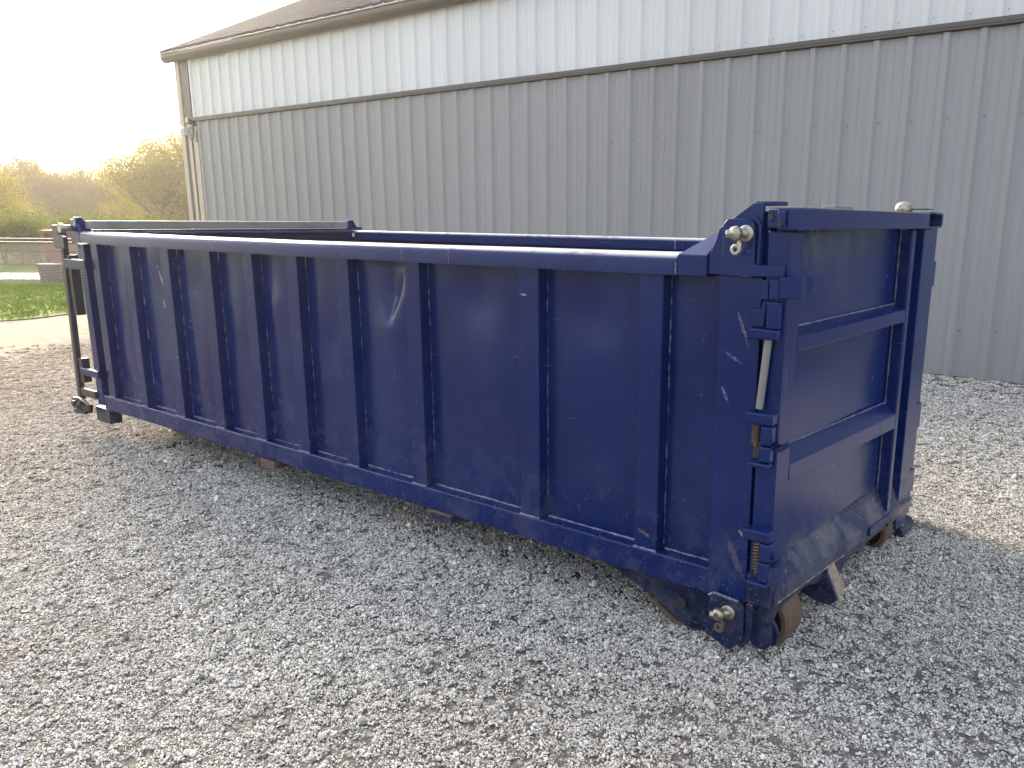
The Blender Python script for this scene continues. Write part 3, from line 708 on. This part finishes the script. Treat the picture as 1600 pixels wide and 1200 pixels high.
box_obj('latch_plate', M['dark'], dump, -5.372, -5.325, -.01, .05, .88, 1.31, bevel=.004)
box_obj('latch_plate', M['dark'], dump, -5.40, -5.345, -.015, .04, .38, .56, bevel=.004)
box_obj('latch_arm', M['latch_grey'], dump, -5.42, -5.19, -.02, .01, .275, .335, bevel=.01)

# rear corner post with gusset and pin plates
box_obj('door_jamb', NV, dump, -.10, -.034, .03, .20, .30, 1.62, bevel=.003)
post = box_obj('corner_post', NV, dump, -.193, -.038, -.006, .14, .225, 1.405, bevel=.004)
gus = prism_obj('gusset_plate', NV, dump, [(-.240, 1.408), (-.181, 1.408), (-.06, 1.408), (-.046, 1.408), (-.046, 1.646), (-.082, 1.646), (-.174, 1.584), (-.204, 1.562), (-.217, 1.524), (-.239, 1.470)], 'y', -.010, .006)
box_obj('gusset_edge', NC, gus, -.085, -.008, .007, .10, 1.638, 1.652, bevel=.003)
pp = prism_obj('pin_plate', NV, dump, [(-.182, 1.406), (.043, 1.411), (.043, 1.447), (-.058, 1.447), (-.063, 1.455)] + [(p[0], p[1]) for p in arc(-.098, 1.562, .033, 0, 90, 6)] + [(-.165, 1.595), (-.180, 1.578)], 'y', -.028, -.011)
prism_obj('pin_plate_lip', NC, pp, [(-.055, 1.450), (-.047, 1.450)] + arc(-.098, 1.560, .052, 0, 60, 6) + arc(-.098, 1.560, .044, 60, 0, 6), 'y', -.020, -.0105, 0)
box_obj('post_strip', NC, dump, -.028, .0, -.004, .012, 1.45, 1.545, bevel=.002)
def hook(x, z, dirt):
    K = .77
    def X(a, b, c): return (x + a * K, -.029 + (b + .029) * K, z + c * K)
    def S(pr): return [(p * K, r * K) for p, r in pr]
    bm = bmesh.new()
    bm_lathe(bm, S([(0, .036), (-.018, .036), (-.022, .030)]), X(.028, -.029, 0), 'y', 18)           # washer
    bm_tube(bm, [X(.028, -.045, 0), X(.006, -.075, .002)], .021 * K, 14)
    bm_lathe(bm, S([(.028, 0), (.026, .014), (.016, .027), (0, .033), (-.016, .029), (-.027, .014), (-.029, 0)]), X(0, -.085, 0), 'y', 9)
    bm_tube(bm, [X(0, -.09, 0), X(-.036, -.105, -.002)], [.022 * K, .018 * K], 6)
    h = obj('tie_down_hook', bm, M['galv'], dump, .002)
    bm = bmesh.new()
    bm_tube(bm, [X(.012, -.08, -.028), X(.022, -.083, -.045), X(.020, -.085, -.058)], .008 * K, 8); bm_tube(bm, [X(.004 + .017 * math.cos(a), -.086, -.068 + .017 * math.sin(a)) for a in [2 * math.pi * k / 14 for k in range(14)]], .009 * K, 8, closed=True)
    obj('hook_eye', bm, M['galv' if not dirt else 'rust'], h, smooth=True)
    if dirt:
        bm = bmesh.new(); bm_lathe(bm, S([(-.031, 0), (-.031, .012), (-.02, .013)]), X(0, -.085, .004), 'y', 12); obj('pin_end', bm, M['rust'], h)
hook(-.112, 1.548, False)
lpl = prism_obj('pin_plate', ND, dump, [(-.178, .075), (-.168, .228), (-.150, .243), (-.050, .236)] + [(-.030, .215), (-.028, .10), (-.040, .075), (-.075, .040), (-.090, .035)], 'y', -.030, -.008, .004)
bm = bmesh.new(); bm_tube(bm, [(-.172, -.032, .232), (-.150, -.032, .247), (-.052, -.032, .240)], .005, 6); obj('weld_bead', bm, M['weld'], lpl)
hook(-.108, .190, True)
prism_obj('post_foot', ND, dump, [(-.026, .235), (.000, .235), (-.002, .10), (-.03, .055), (-.055, .055), (-.026, .10)], 'y', -.020, .08)
prism_obj('wheel_cheek', ND, dump, [(-.022, .30), (.062, .30), (.070, .225)] + [(.052, .165), (.060, .13)] + arc(.02, .098, .046, 0, -180, 8) + [(-.024, .13)], 'y', .015, .04)
prism_obj('cheek_flange', ND, dump, [(.052, .165), (.066, .15), (.078, .115), (.072, .075), (.052, .055), (.052, .075), (.062, .11)], 'y', .042, .056)

# under the near side: sloping wheel guard with holes, blocks, cross members
sg = prism_obj('wheel_guard', ND, dump, [(-.80, .19), (-.62, .14), (-.494, .092), (-.356, .012), (-.20, -.025), (-.20, .212), (-.80, .212)], 'y', .085, .10, .003)
bm = bmesh.new(); bm_tube(bm, [(-.505, .078, .087), (-.36, .078, .010), (-.21, .078, -.022)], .010, 8); obj('guard_lip', bm, M['rust'], sg)
bm = bmesh.new(); bm_lathe(bm, [(-.006, 0), (-.006, .009), (0, .012)], (-.245, .085, .09), 'y', 12); obj('guard_bolt', bm, M['dark'], sg)
bm = bmesh.new(); bm_lathe(bm, [(-.014, 0), (-.014, .024), (0, .027)], (-.345, .085, .105), 'y', 16); obj('guard_boss', bm, M['dark'], sg)
box_obj('guard_stiffener', ND, sg, -.30, -.205, .072, .084, .035, .045, bevel=.002)
for (x0, x1, z0, z1, m_) in ((-3.12, -2.975, .166, .210, 'rust_bright'), (-1.685, -1.54, .170, .210, 'navy_dirty')):
    cm = box_obj('cross_member', ND, dump, x0, x1, .03, W - .05, z0, z1, bevel=.004)
    box_obj('rusted_end', M[m_], cm, x0 + .004, x1 - .004, -.012, .029, z0 + .002, z1 - .002, bevel=.004)
    if m_ != 'rust_bright': box_obj('rust_edge', M['rust_bright'], cm, x0 + .002, x1 - .002, -.013, .027, z1 - .0015, z1 + .006, bevel=.002)
for x in (-4.3, -3.7, -2.4, -1.1, -.6): box_obj('cross_member', ND, dump, x, x + .08, .2, W - .2, .16, .212, bevel=0)
for y0 in (.60, 1.60): box_obj('long_rail', ND, dump, -5.0, -.15, y0, y0 + .09, .035 if y0 < 1 else -.03, .215, bevel=.004)
# wheels: rusty steel rollers
def wheel(x, y, z, w):
    bm = bmesh.new()
    bm_lathe(bm, [(-w / 2, .045), (-w / 2, .052), (-w / 2 + .07, .060), (-w / 2 + .075, .085), (-w / 2, .100), (-w / 2, .118), (-w / 2 + .012, .129), (w / 2 - .012, .129), (w / 2, .118), (w / 2, .05)], (x, y, z), 'y', 36)
    wl_ = obj('wheel', bm, M['rust'], dump, smooth=True)
    bm = bmesh.new(); bm_lathe(bm, [(-w / 2 - .03, 0), (-w / 2 - .03, .035), (-w / 2 + .06, .040), (w / 2 + .02, .040), (w / 2 + .02, 0)], (x, y, z), 'y', 16); obj('axle', bm, M['dark'], wl_)
wheel(-.050, .215, .100, .15); wheel(-.10, 1.72, -.02, .22); wheel(-4.95, .50, .095, .16); wheel(-4.95, 1.80, .06, .16)
prism_obj('rail_end_plate', ND, dump, [(-.16, .21), (.05, .21), (.061, .143), (.110, .038), (.080, .004), (.012, .008), (-.055, .03), (-.16, .04)], 'y', .60, .615, .003)
prism_obj('rail_end_face', M['tan'], dump, [(.052, .160), (.060, .146), (.112, .040), (.104, .036)], 'y', .617, .70, .002)
prism_obj('rail_end_plate', ND, dump, [(-.112, -.054), (-.05, -.045), (-.03, .11), (-.13, .11)], 'y', 1.13, 1.15, .002)
prism_obj('rail_end_plate', ND, dump, [(-.03, -.02), (.0, .03), (.018, .02), (.02, .12), (-.04, .12)], 'y', 1.16, 1.25, .002)
ff = prism_obj('skid_foot', ND, dump, [(-.16, -.10), (-.05, -.165), (.03, -.155), (.055, -.11), (.03, -.07), (-.16, -.05)], 'y', 1.90, 2.12, .012)
prism_obj('foot_brace', M['tan'], dump, [(-.075, .03), (-.045, .03), (.035, -.08), (.010, -.09)], 'y', 1.93, 1.965, .003)
box_obj('corner_post', NV, dump, -.19, -.03, W - .10, W + .01, -.12, 1.60, bevel=.006)

# ---- rear door
door = thing('door', '', ''); 
del door['label']; del door['category']
door.parent = dump
bm = bmesh.new(); g = {}; nyy, nzz = 40, 36
for i in range(nyy + 1):
    for j in range(nzz + 1):
        y = .04 + 1.49 * i / nyy; z = .27 + 1.30 * j / nzz
        e = min(1, min(abs(z - .27), abs(z - .70), abs(z - 1.15), abs(z - 1.57)) / .15) * min(1, min(y - .04, 1.53 - y) / .2)
        if z < .62: e *= .25
        x = -.014 + e * (.012 * mnoise.noise((y * 1.9, z * 1.8, 9)) + .012 * math.sin(y * 3.0 + .6))
        g[i, j] = bm.verts.new(warp(Vector((x, y, z))))
for i in range(nyy):
    for j in range(nzz): bm.faces.new((g[i, j], g[i + 1, j], g[i + 1, j + 1], g[i, j + 1]))
obj('door_panel', bm, M['navy_door'], door, smooth=True)
box_obj('stile', NC, door, -.028, .050, -.006, .115, .29, 1.557, bevel=.006, warp=warp)
fs = box_obj('stile', NC, door, -.030, .050, 1.487, 1.548, .20, 1.557, bevel=.010, warp=warp)
box_obj('stile_web', NC, door, -.034, -.020, 1.549, 1.75, .18, 1.557, bevel=.0, warp=warp)
bm = bmesh.new(); n = 40; bm_tube(bm, [warp(Vector((-.006, 1.482, .26 + 1.29 * q / n))) for q in range(n + 1)], [random.uniform(.002, .0045) for q in range(n + 1)], 5); obj('weld_bead', bm, M['weld'], fs)
box_obj('stile', NC, door, -.03, .042, 1.735, 1.93, .14, 1.557, bevel=.006, warp=warp)
for (z0, z1, z2) in ((1.149, 1.199, 1.222), (.687, .751, .795)):
    bm = bmesh.new(); bm_prism(bm, [(-.02, z0), (.050, z0), (.050, z1), (-.012, z2), (-.02, z2)], 'y', .117, 1.485)
    cb = obj('crossbar', bm, NC, door, .005, warp=warp)
    bm = bmesh.new(); n = 60; bm_tube(bm, [warp(Vector((-.008, .13 + 1.34 * q / n, z2 + .002))) for q in range(n + 1)], [random.uniform(.002, .005) for q in range(n + 1)], 5, ); obj('weld_bead', bm, M['weld'], cb)
# header
hd = box_obj('header', NC, door, .012, .090, -.035, 1.60, 1.561, 1.628, bevel=.004)
box_obj('header_cap', NC, hd, -.03, .083, 1.605, 1.885, 1.563, 1.570, bevel=.002)
box_obj('header_cap', NC, hd, -.03, .083, 1.605, 1.885, 1.630, 1.637, bevel=.002)
box_obj('header_cap', NC, hd, .0, .086, 1.862, 1.89, 1.571, 1.629, bevel=.002)
box_obj('header_web', NC, hd, -.03, -.012, 1.605, 1.86, 1.571, 1.629, bevel=.002)
box_obj('header_lug', NC, hd, -.022, .012, -.03, .0, 1.567, 1.624, bevel=.003)
box_obj('header_lug', NC, hd, .020, .046, -.048, -.036, 1.570, 1.620, bevel=.003)
bm = bmesh.new(); bm_lathe(bm, [(-.006, 0), (-.006, .009), (0, .011)], (-.008, -.031, 1.60), 'y', 12); bm_box(bm, .025, .036, -.056, -.049, 1.572, 1.582); bm_box(bm, .022, .040, -.054, -.049, 1.588, 1.594); obj('lug_bolt', bm, M['dark'], hd)
box_obj('header_top', M['greybar'], hd, -.02, .088, -.03, 1.598, 1.6285, 1.6335, bevel=.001)
# sill ledge, sloped, with apron
bm = bmesh.new()
ys = list(np.linspace(0, 1.965, 40))
rows = []
for y in ys:
    zi = .345 - .05 * y; zo = .292 - .098 * y
    rows.append([bm.verts.new(p) for p in ((-.06, y, zi), (-.012, y, zi), (.046, y, zo), (.058, y, zo - .012), (.056, y, zo - .060), (-.06, y, zo - .060))])
for A, B in zip(rows, rows[1:]):
    for k in range(6): bm.faces.new((A[k], A[(k + 1) % 6], B[(k + 1) % 6], B[k]))
bm.faces.new(rows[0][::-1]); bm.faces.new(rows[-1])
sill = obj('sill', bm, M['navy_sill'], dump, smooth=True)
bm = bmesh.new(); rows = []
for y, h in ((.03, .10), (.10, .045), (.25, .03), (.42, .03), (.50, .055), (.80, .075), (.92, .05), (1.2, .03), (1.9, .02)):
    zo = .292 - .098 * y - .058
    rows.append([bm.verts.new((x, y, z)) for x, z in ((.050, zo), (.050, zo - h), (.036, zo - h), (.036, zo))])
for A, B in zip(rows, rows[1:]):
    for k in range(4): bm.faces.new((A[k], A[(k + 1) % 4], B[(k + 1) % 4], B[k]))
bm.faces.new(rows[0][::-1]); bm.faces.new(rows[-1]); obj('sill_apron', bm, ND, sill, .003)
bm = bmesh.new(); n = 40; bm_tube(bm, [(.052, .02 + .8 * q / n, .292 - .098 * (.02 + .8 * q / n) - .062) for q in range(n + 1)], [random.uniform(.003, .007) for q in range(n + 1)], 6); obj('weld_bead', bm, M['tan'], sill)
bm = bmesh.new(); bm_prism(bm, [(1.16, .172), (1.50, .138), (1.50, .126), (1.185, .157), (1.18, .128), (1.16, .128)], 'x', .058, .066); obj('sill_angle', bm, M['navy_clean'], sill, .002)
# near sill corner block under the lower hinge
box_obj('sill_block', ND, sill, -.02, .060, -.012, .03, .235, .345, bevel=.004)

# ---- near side hinges, spring latches and rod
def spring(x, y, z0, z1, r, turns, par):
    n = int(turns * 12); bm = bmesh.new()
    bm_tube(bm, [(x + r * math.cos(2 * math.pi * k / 12), y + r * math.sin(2 * math.pi * k / 12), z0 + (z1 - z0) * k / n) for k in range(n + 1)], .0034, 5)
    bm_tube(bm, [(x, y, z0 - .01), (x, y, z1 + .01)], r * .55, 8); obj('spring', bm, M['spring'], par, smooth=True)
h1 = box_obj('hinge', NC, dump, -.030, -.004, -.035, .01, 1.335, 1.398, bevel=.003)
box_obj('hinge_leaf', NC, h1, .0, .034, -.038, .0, 1.338, 1.402, bevel=.003)
prism_obj('hinge_strap', NC, h1, [(.036, -.040), (.105, -.028), (.105, .02), (.092, .02), (.090, -.015), (.036, -.026)], 'z', 1.342, 1.412, .003)
prism_obj('hinge_strap', NC, h1, [(.070, .0), (.112, .05), (.112, .16), (.104, .16), (.104, .055), (.062, .006)], 'z', 1.36, 1.415, .002)
h2 = box_obj('hinge', NC, dump, -.060, .041, -.055, .0, 1.205, 1.240, bevel=.006)
box_obj('hinge_leaf', NC, h2, .0, .041, -.050, -.004, 1.242, 1.330, bevel=.004)
prism_obj('hinge_web', NC, h2, [(-.060, 1.242), (-.015, 1.242), (-.008, 1.33), (-.022, 1.33), (-.028, 1.302), (-.060, 1.302)], 'y', -.030, -.008, .003)
bm = bmesh.new(); bm_tube(bm, [(.002, -.022, 1.205), (-.015, -.026, .965)], .0135, 14); obj('hinge_rod', bm, M['steel'], dump, smooth=True)
for (zt_, zs0, zs1, zb_, dx) in ((.955, .845, .912, .782, .0), (.535, .383, .488, .345, .030)):
    h = prism_obj('hinge', NC, dump, [(-.056 + dx * .5, -.058), (.046 + dx * .5, -.055), (.046 + dx * .5, .004), (-.056 + dx * .5, .004)], 'z', zt_ - .040, zt_, .007, )
    box_obj('hinge_leaf', NC, h, .002 + dx * .7, .044 + dx * .7, -.052, .004, zt_ - .112, zt_ - .043, bevel=.008)
    box_obj('hinge_leaf', NC, h, .000 + dx * .7, .042 + dx * .7, -.050, .004, zb_, zt_ - .115, bevel=.008)
    box_obj('hinge_base', NC, h, -.036 + dx * .6, .040 + dx * .7, -.058, .004, zb_ - .020, zb_ - .001, bevel=.008)
    spring(-.018 + dx, -.034, zs0, zs1, .014, 9, h)
    prism_obj('hinge_back', M['dark'], h, [(-.038 + dx, -.01), (.0 + dx, -.01), (.0 + dx, .0), (-.038 + dx, .0)], 'z', zb_, zt_ - .045, 0)
    za = zt_ - .115
    prism_obj('hinge_strap', NC, h, [(.050 + dx * .5, za - .02), (.075 + dx * .3, za - .012), (.098, za + .018), (.098, za + .034), (.072 + dx * .3, za + .005), (.050 + dx * .5, za - .004)], 'y', -.03, .03, .003)
# far side hinge plates
for z0 in (1.27, .62, .30):
    box_obj('hinge', NC, dump, -.022, .030, 1.94, 2.09, z0, z0 + .12, bevel=.006, warp=warp)
# far upper hook and plate seen over the header
bm = bmesh.new(); bm_lathe(bm, [(-.05, 0), (-.045, .022), (-.02, .038), (.02, .038), (.05, .024), (.06, 0)], (-.04, 1.62, 1.650), 'y', 16); obj('tie_down_hook', bm, M['galv'], dump, smooth=True)
box_obj('hook_plate', M['steel'], dump, -.03, .05, 1.62, 1.82, 1.650, 1.658, bevel=.002)
box_obj('header_shim', M['steel'], dump, -.01, .04, .42, .62, 1.634, 1.646, bevel=.003)
prism_obj('gusset_plate', NC, dump, [(-.24, 1.408), (-.046, 1.408), (-.046, 1.646), (-.082, 1.646), (-.174, 1.584), (-.239, 1.470)], 'y', W - .01, W + .006)

# ------------------------------------------------------------------ chain link fence
fence = thing('chain_link_fence', 'low grey chain link fence standing in the grass at far left', 'fence', (-20.216, 4.949, gz(-20.216, 4.949)))
F0 = Vector((-20.216, 4.949, 0)); FI = Matrix.Translation(-Vector(fence.location))
def fo(o): o.matrix_parent_inverse = FI; return o
M['fence'] = simple('galvanised_wire', (.12, .115, .105), .5, .5, .2, 30, .1)
fr3 = Vector((.811, .585, 0)); fn3 = Vector((-.585, .811, 0))
def fp(s, z, n=0.): p = F0 + fr3 * s + fn3 * n; return (p.x, p.y, z + gz(p.x, p.y))
S0, S1 = -9.5, 6.3
for z, r in ((1.058, .021), (.982, .021)):
    bm = bmesh.new(); bm_tube(bm, [fp(S0 + (S1 - S0) * k / 20, z) for k in range(21)], r, 8); fo(obj('top_rail', bm, M['fence'], fence, smooth=True))
for z in (.785, .49):
    bm = bmesh.new(); bm_tube(bm, [fp(S0 + (S1 - S0) * k / 20, z, -.01) for k in range(21)], .006, 5); fo(obj('tension_wire', bm, M['fence'], fence))
for s in (-9.5, -6.9, -4.3, -1.7, 1.6, 4.0, 6.3):
    bm = bmesh.new(); bm_tube(bm, [fp(s, -.05, .03), fp(s, 1.06, .03)], .028, 8); fo(obj('post', bm, M['fence'], fence, smooth=True))
bm = bmesh.new(); st = .068; zt, zb = .97, -.01; hh = zt - zb; k = S0 - hh
while k < S1:
    for sg_ in (1, -1):
        a, b = (k, zb), (k + hh, zt)
        if sg_ < 0: a, b = (k, zt), (k + hh, zb)
        t0 = max(0, (S0 - a[0]) / hh); t1 = min(1, (S1 - a[0]) / hh)
        if t1 > t0:
            bm_tube(bm, [fp(a[0] + hh * t, a[1] + (b[1] - a[1]) * t, -.004 * sg_) for t in (t0, t1)], .0062, 3, cap=False)
    k += st
M['mesh_wire'] = simple('mesh_wire', (.42, .40, .36), .5, .3, .2, 30, .1)
stuff(fo(obj('wire_mesh', bm, M['mesh_wire'], fence)))

# ------------------------------------------------------------------ containers behind the fence
def rusty_red():
    t = NT('faded_red_paint'); P = t.pos(); n = t.noise(P, 5, 6, .7)
    c = t.mix(t.step(n, .4, .7), C4(.20, .055, .045), C4(.13, .05, .035)); t.bsdf(c, .6, 0, t.bump(n, .2, .01)); return t.m
M['red'] = rusty_red()
ru = Vector((.811, .585, 0)); nu = Vector((-.585, .811, 0))
def oriented(name, loc, label, cat):
    o = thing(name, label, cat, loc); o.rotation_euler = (0, 0, math.atan2(.585, .811)); return o
rc = oriented('red_container', (-21.95, 5.95, gz(-21.95, 5.95)), 'faded red ribbed metal container standing behind the chain link fence', 'container')
bm = bmesh.new(); bm_box(bm, .02, 2.3, .03, 1.6, .03, 1.15); obj('container_body', bm, M['red'], rc, .006)
box_obj('top_rim', M['red'], rc, -.05, 2.36, -.05, 1.65, 1.152, 1.225, bevel=.006)
box_obj('middle_rail', M['red'], rc, -.02, 2.33, -.03, .025, .98, 1.03, bevel=.006)
for x in (.0, .40, .80, 1.2, 1.6, 2.0, 2.24): box_obj('rib', M['red'], rc, x, x + .07, -.02, .028, .02, 1.15, bevel=.004)
box_obj('skid', M['dark'], rc, .0, 2.3, .1, 1.5, -.03, .028, bevel=0)
gb = oriented('grey_bin', (-20.58, 5.18, gz(-20.58, 5.18)), 'low dark grey bin standing behind the fence in front of the red container', 'bin')
M['bin'] = simple('dark_grey_bin', (.030, .024, .022), .6, .0, .3, 10, .2)
prism_obj('bin_body', M['bin'], gb, [(.02, 0.02), (1.02, 0.02), (1.06, .42), (-.02, .42)], 'y', .12, .62, .01)
box_obj('bin_lid', M['bin'], gb, -.05, 1.10, .09, .65, .422, .465, bevel=.008)
for x in (.10, .30, .50, .70, .90): box_obj('bin_rib', M['bin'], gb, x, x + .05, .10, .119, .05, .40, bevel=.004)
box_obj('bin_foot', M['dark'], gb, .05, .99, .15, .60, -.03, .018, bevel=0)

# ------------------------------------------------------------------ trees
M['bark'] = simple('tree_bark', (.13, .10, .075), .9, 0, .35, 12, .4)
M['leaf_spring'] = leaf_mat('spring_leaves', (.20, .18, .025), (.34, .28, .05), .55)
M['leaf_brown'] = leaf_mat('budding_twigs', (.14, .10, .045), (.22, .17, .06), .5)
M['leaf_green'] = leaf_mat('bush_leaves', (.07, .095, .017), (.15, .165, .03), .5)
def grow(seed, height, spread, nlimb, depth, rise=.6):
    r = random.Random(seed); segs = []; tips = []
    def br(p, d, ln, rad, lev):
        n = 4; pts_ = [p]; q = p
        for k in range(n):
            d = (d + Vector((r.gauss(0, .13), r.gauss(0, .13), .05))).normalized(); q = q + d * ln / n; pts_.append(q)
        segs.append((pts_, [rad * (1 - .6 * k / n) for k in range(n + 1)], lev))
        if lev >= depth: tips.append((q, d)); return
        for k in range(nlimb if lev else nlimb + 3):
            f = r.uniform(.35, 1.0) if lev else r.uniform(.28, 1.0); b = pts_[min(n - 1, int(f * n))].lerp(pts_[min(n, int(f * n) + 1)], f * n % 1)
            a = r.uniform(0, 6.283); out = Vector((math.cos(a), math.sin(a), 0)) * spread
            nd = (d * rise + out + Vector((0, 0, .25))).normalized()
            br(b, nd, ln * r.uniform(.45, .7) * (1.15 - .35 * f if lev == 0 else 1), rad * .5, lev + 1)
        tips.append((q, d))
    br(Vector((0, 0, -.3)), Vector((r.gauss(0, .05), r.gauss(0, .05), 1)), height * .74, height * .022, 0)
    return segs, tips
def tree_meshes(seed, height, spread, nlimb, depth, leaves, lsize, lspread, leafmat, minlev=9):
    segs, tips = grow(seed, height, spread, nlimb, depth); r = random.Random(seed + 50)
    bm = bmesh.new()
    for p, rad, lev in segs: bm_tube(bm, p, [max(x, .006) for x in rad], 5 if lev < 2 else 3, cap=False)
    tm = bpy.data.meshes.new('trunk'); bm.to_mesh(tm); bm.free(); tm.materials.append(M['bark'])
    v, f = [], []
    per = max(1, leaves // len(tips))
    for p, d in tips:
        dens = r.choice((.3, .8, 1.0, 1.5))
        for k in range(int(per * dens)):
            c = p - d * r.uniform(0, lspread * 1.6) + Vector((r.gauss(0, lspread), r.gauss(0, lspread), r.gauss(0, lspread * .8)))
            s = lsize * r.uniform(.5, 1.4); a = Vector((r.gauss(0, 1), r.gauss(0, 1), r.gauss(0, 1))).normalized(); b = a.cross(Vector((r.gauss(0, 1), r.gauss(0, 1), r.gauss(0, 1)))).normalized()
            i = len(v); v += [c - a * s, c + b * s * .45, c + a * s, c - b * s * .45]; f.append((i, i + 1, i + 2, i + 3))
    cm = bpy.data.meshes.new('crown'); cm.from_pydata([tuple(x) for x in v], [], f); cm.materials.append(leafmat)
    return tm, cm
PROTO = {
 'spring': tree_meshes(3, 7.0, .8, 6, 3, 44000, .060, .40, M['leaf_spring']),
 'brown': tree_meshes(8, 7.4, .6, 6, 3, 30000, .055, .40, M['leaf_brown']),
 'brown2': tree_meshes(21, 7.4, .65, 6, 3, 26000, .055, .40, M['leaf_brown']),
 'bush': tree_meshes(14, 3.0, 1.2, 6, 2, 9000, .060, .26, M['leaf_green']),
 'green': tree_meshes(31, 5.6, .9, 6, 3, 34000, .060, .38, M['leaf_spring']),
}
def tree(kind, az, dist, scale, name, label, cat, group=None, zs=1., rz=None):
    a = math.radians(az); x = cx - dist * math.sin(a); y = cy + dist * math.cos(a)
    o = thing(name, label, cat, (x, y, gz(x, y)), group); o.rotation_euler = (0, 0, random.uniform(0, 6.28) if rz is None else rz); o.scale = (scale, scale, scale * zs)
    tm, cm = PROTO[kind]; inst('trunk', tm, o, (0, 0, 0)); inst('crown', cm, o, (0, 0, 0)); return o
tree('spring', 64.2, 58, 1.16, 'spring_tree', 'yellow-green tree in new leaf beside the left corner of the barn', 'tree')
tree('green', 65.9, 55, .70, 'young_tree', 'bright low leafy tree just left of the tall yellow-green tree', 'tree')
tree('brown2', 62.4, 60, .80, 'budding_tree', 'reddish brown budding tree right against the edge of the barn', 'tree')
for k, (az, d, s) in enumerate(((66.6, 74, .98), (67.6, 70, .93), (68.3, 78, .98), (69.4, 72, .95), (70.3, 80, 1.08), (71.0, 74, 1.03), (72.4, 76, 1.02), (74.2, 72, 1.0), (63.2, 80, 1.0), (76.5, 74, 1.05), (79, 70, 1.0), (61.0, 76, 1.0))):
    tree('brown' if k % 2 else 'brown2', az, d, s, 'budding_tree', 'brown hazy budding tree standing in the line of woods beyond the fence', 'tree', 'budding trees in the woods beyond the fence')
tree('green', 71.6, 48, .78, 'leafy_tree', 'rounded green tree at the left edge beyond the fence', 'tree')
tree('bush', 70.2, 40, .74, 'broad_bush', 'broad pale green bush left of the red container', 'bush')
for k, (az, d, s) in enumerate(((71.8, 33, .50), (70.9, 34, .46), (70.0, 33, .50), (69.1, 34, .52), (68.2, 34, .5), (67.2, 33, .52), (66.2, 33, .5), (72.9, 33, .5), (74.2, 34, .55), (75.6, 34, .5), (77.2, 34, .52), (65.0, 33, .5))):
    tree('bush', az, d, s, 'hedge_bush', 'dense green bush in the hedge seen through the fence', 'bush', 'hedge bushes behind the fence')
# the far-off wood on the rise: one mass of crowns
v, f = [], []; r = random.Random(77)
for k in range(260):
    az = math.radians(r.uniform(52, 92)); d = r.uniform(92, 125); x = cx - d * math.sin(az); y = cy + d * math.cos(az); hgt = r.uniform(.75, 1.05) * (7.6 + .5 * math.sin(az * 60) + .4 * math.sin(az * 23)); z0 = gz(x, y)
    for q in range(420):
        a = r.uniform(0, 6.283); u = r.random() ** .6; zz = z0 + hgt * (.12 + .88 * r.random()); wd = 1.9 * math.sqrt(max(0, 1 - ((zz - z0) / hgt - .55) ** 2 / .24)) if 0 < 1 else 0
        c = Vector((x + wd * u * math.cos(a), y + wd * u * math.sin(a), zz)); s = r.uniform(.16, .36)
        A = Vector((r.gauss(0, 1), r.gauss(0, 1), r.gauss(0, 1))).normalized(); B = A.cross(Vector((r.gauss(0, 1), r.gauss(0, 1), r.gauss(0, 1)))).normalized()
        i = len(v); v += [c - A * s, c + B * s * .5, c + A * s, c - B * s * .5]; f.append((i, i + 1, i + 2, i + 3))
me = bpy.data.meshes.new('distant_woods'); me.from_pydata([tuple(x) for x in v], [], f); me.materials.append(M['leaf_brown'])
o = bpy.data.objects.new('distant_woods', me); COL.objects.link(o); stuff(o)

# ------------------------------------------------------------------ evening haze: one closed box of even thin air round everything
bm = bmesh.new(); bm_box(bm, -156, 66, -96, 106, -5.2, 10.5)
t = NT('thin_air'); pv_ = t.node('ShaderNodeVolumePrincipled'); pv_.inputs['Color'].default_value = (1.0, .95, .87, 1); pv_.inputs['Density'].default_value = HAZE; pv_.inputs['Anisotropy'].default_value = .72
t.link(pv_.outputs[0], t.out.inputs['Volume'])
hz = obj('haze', bm, t.m); stuff(hz)
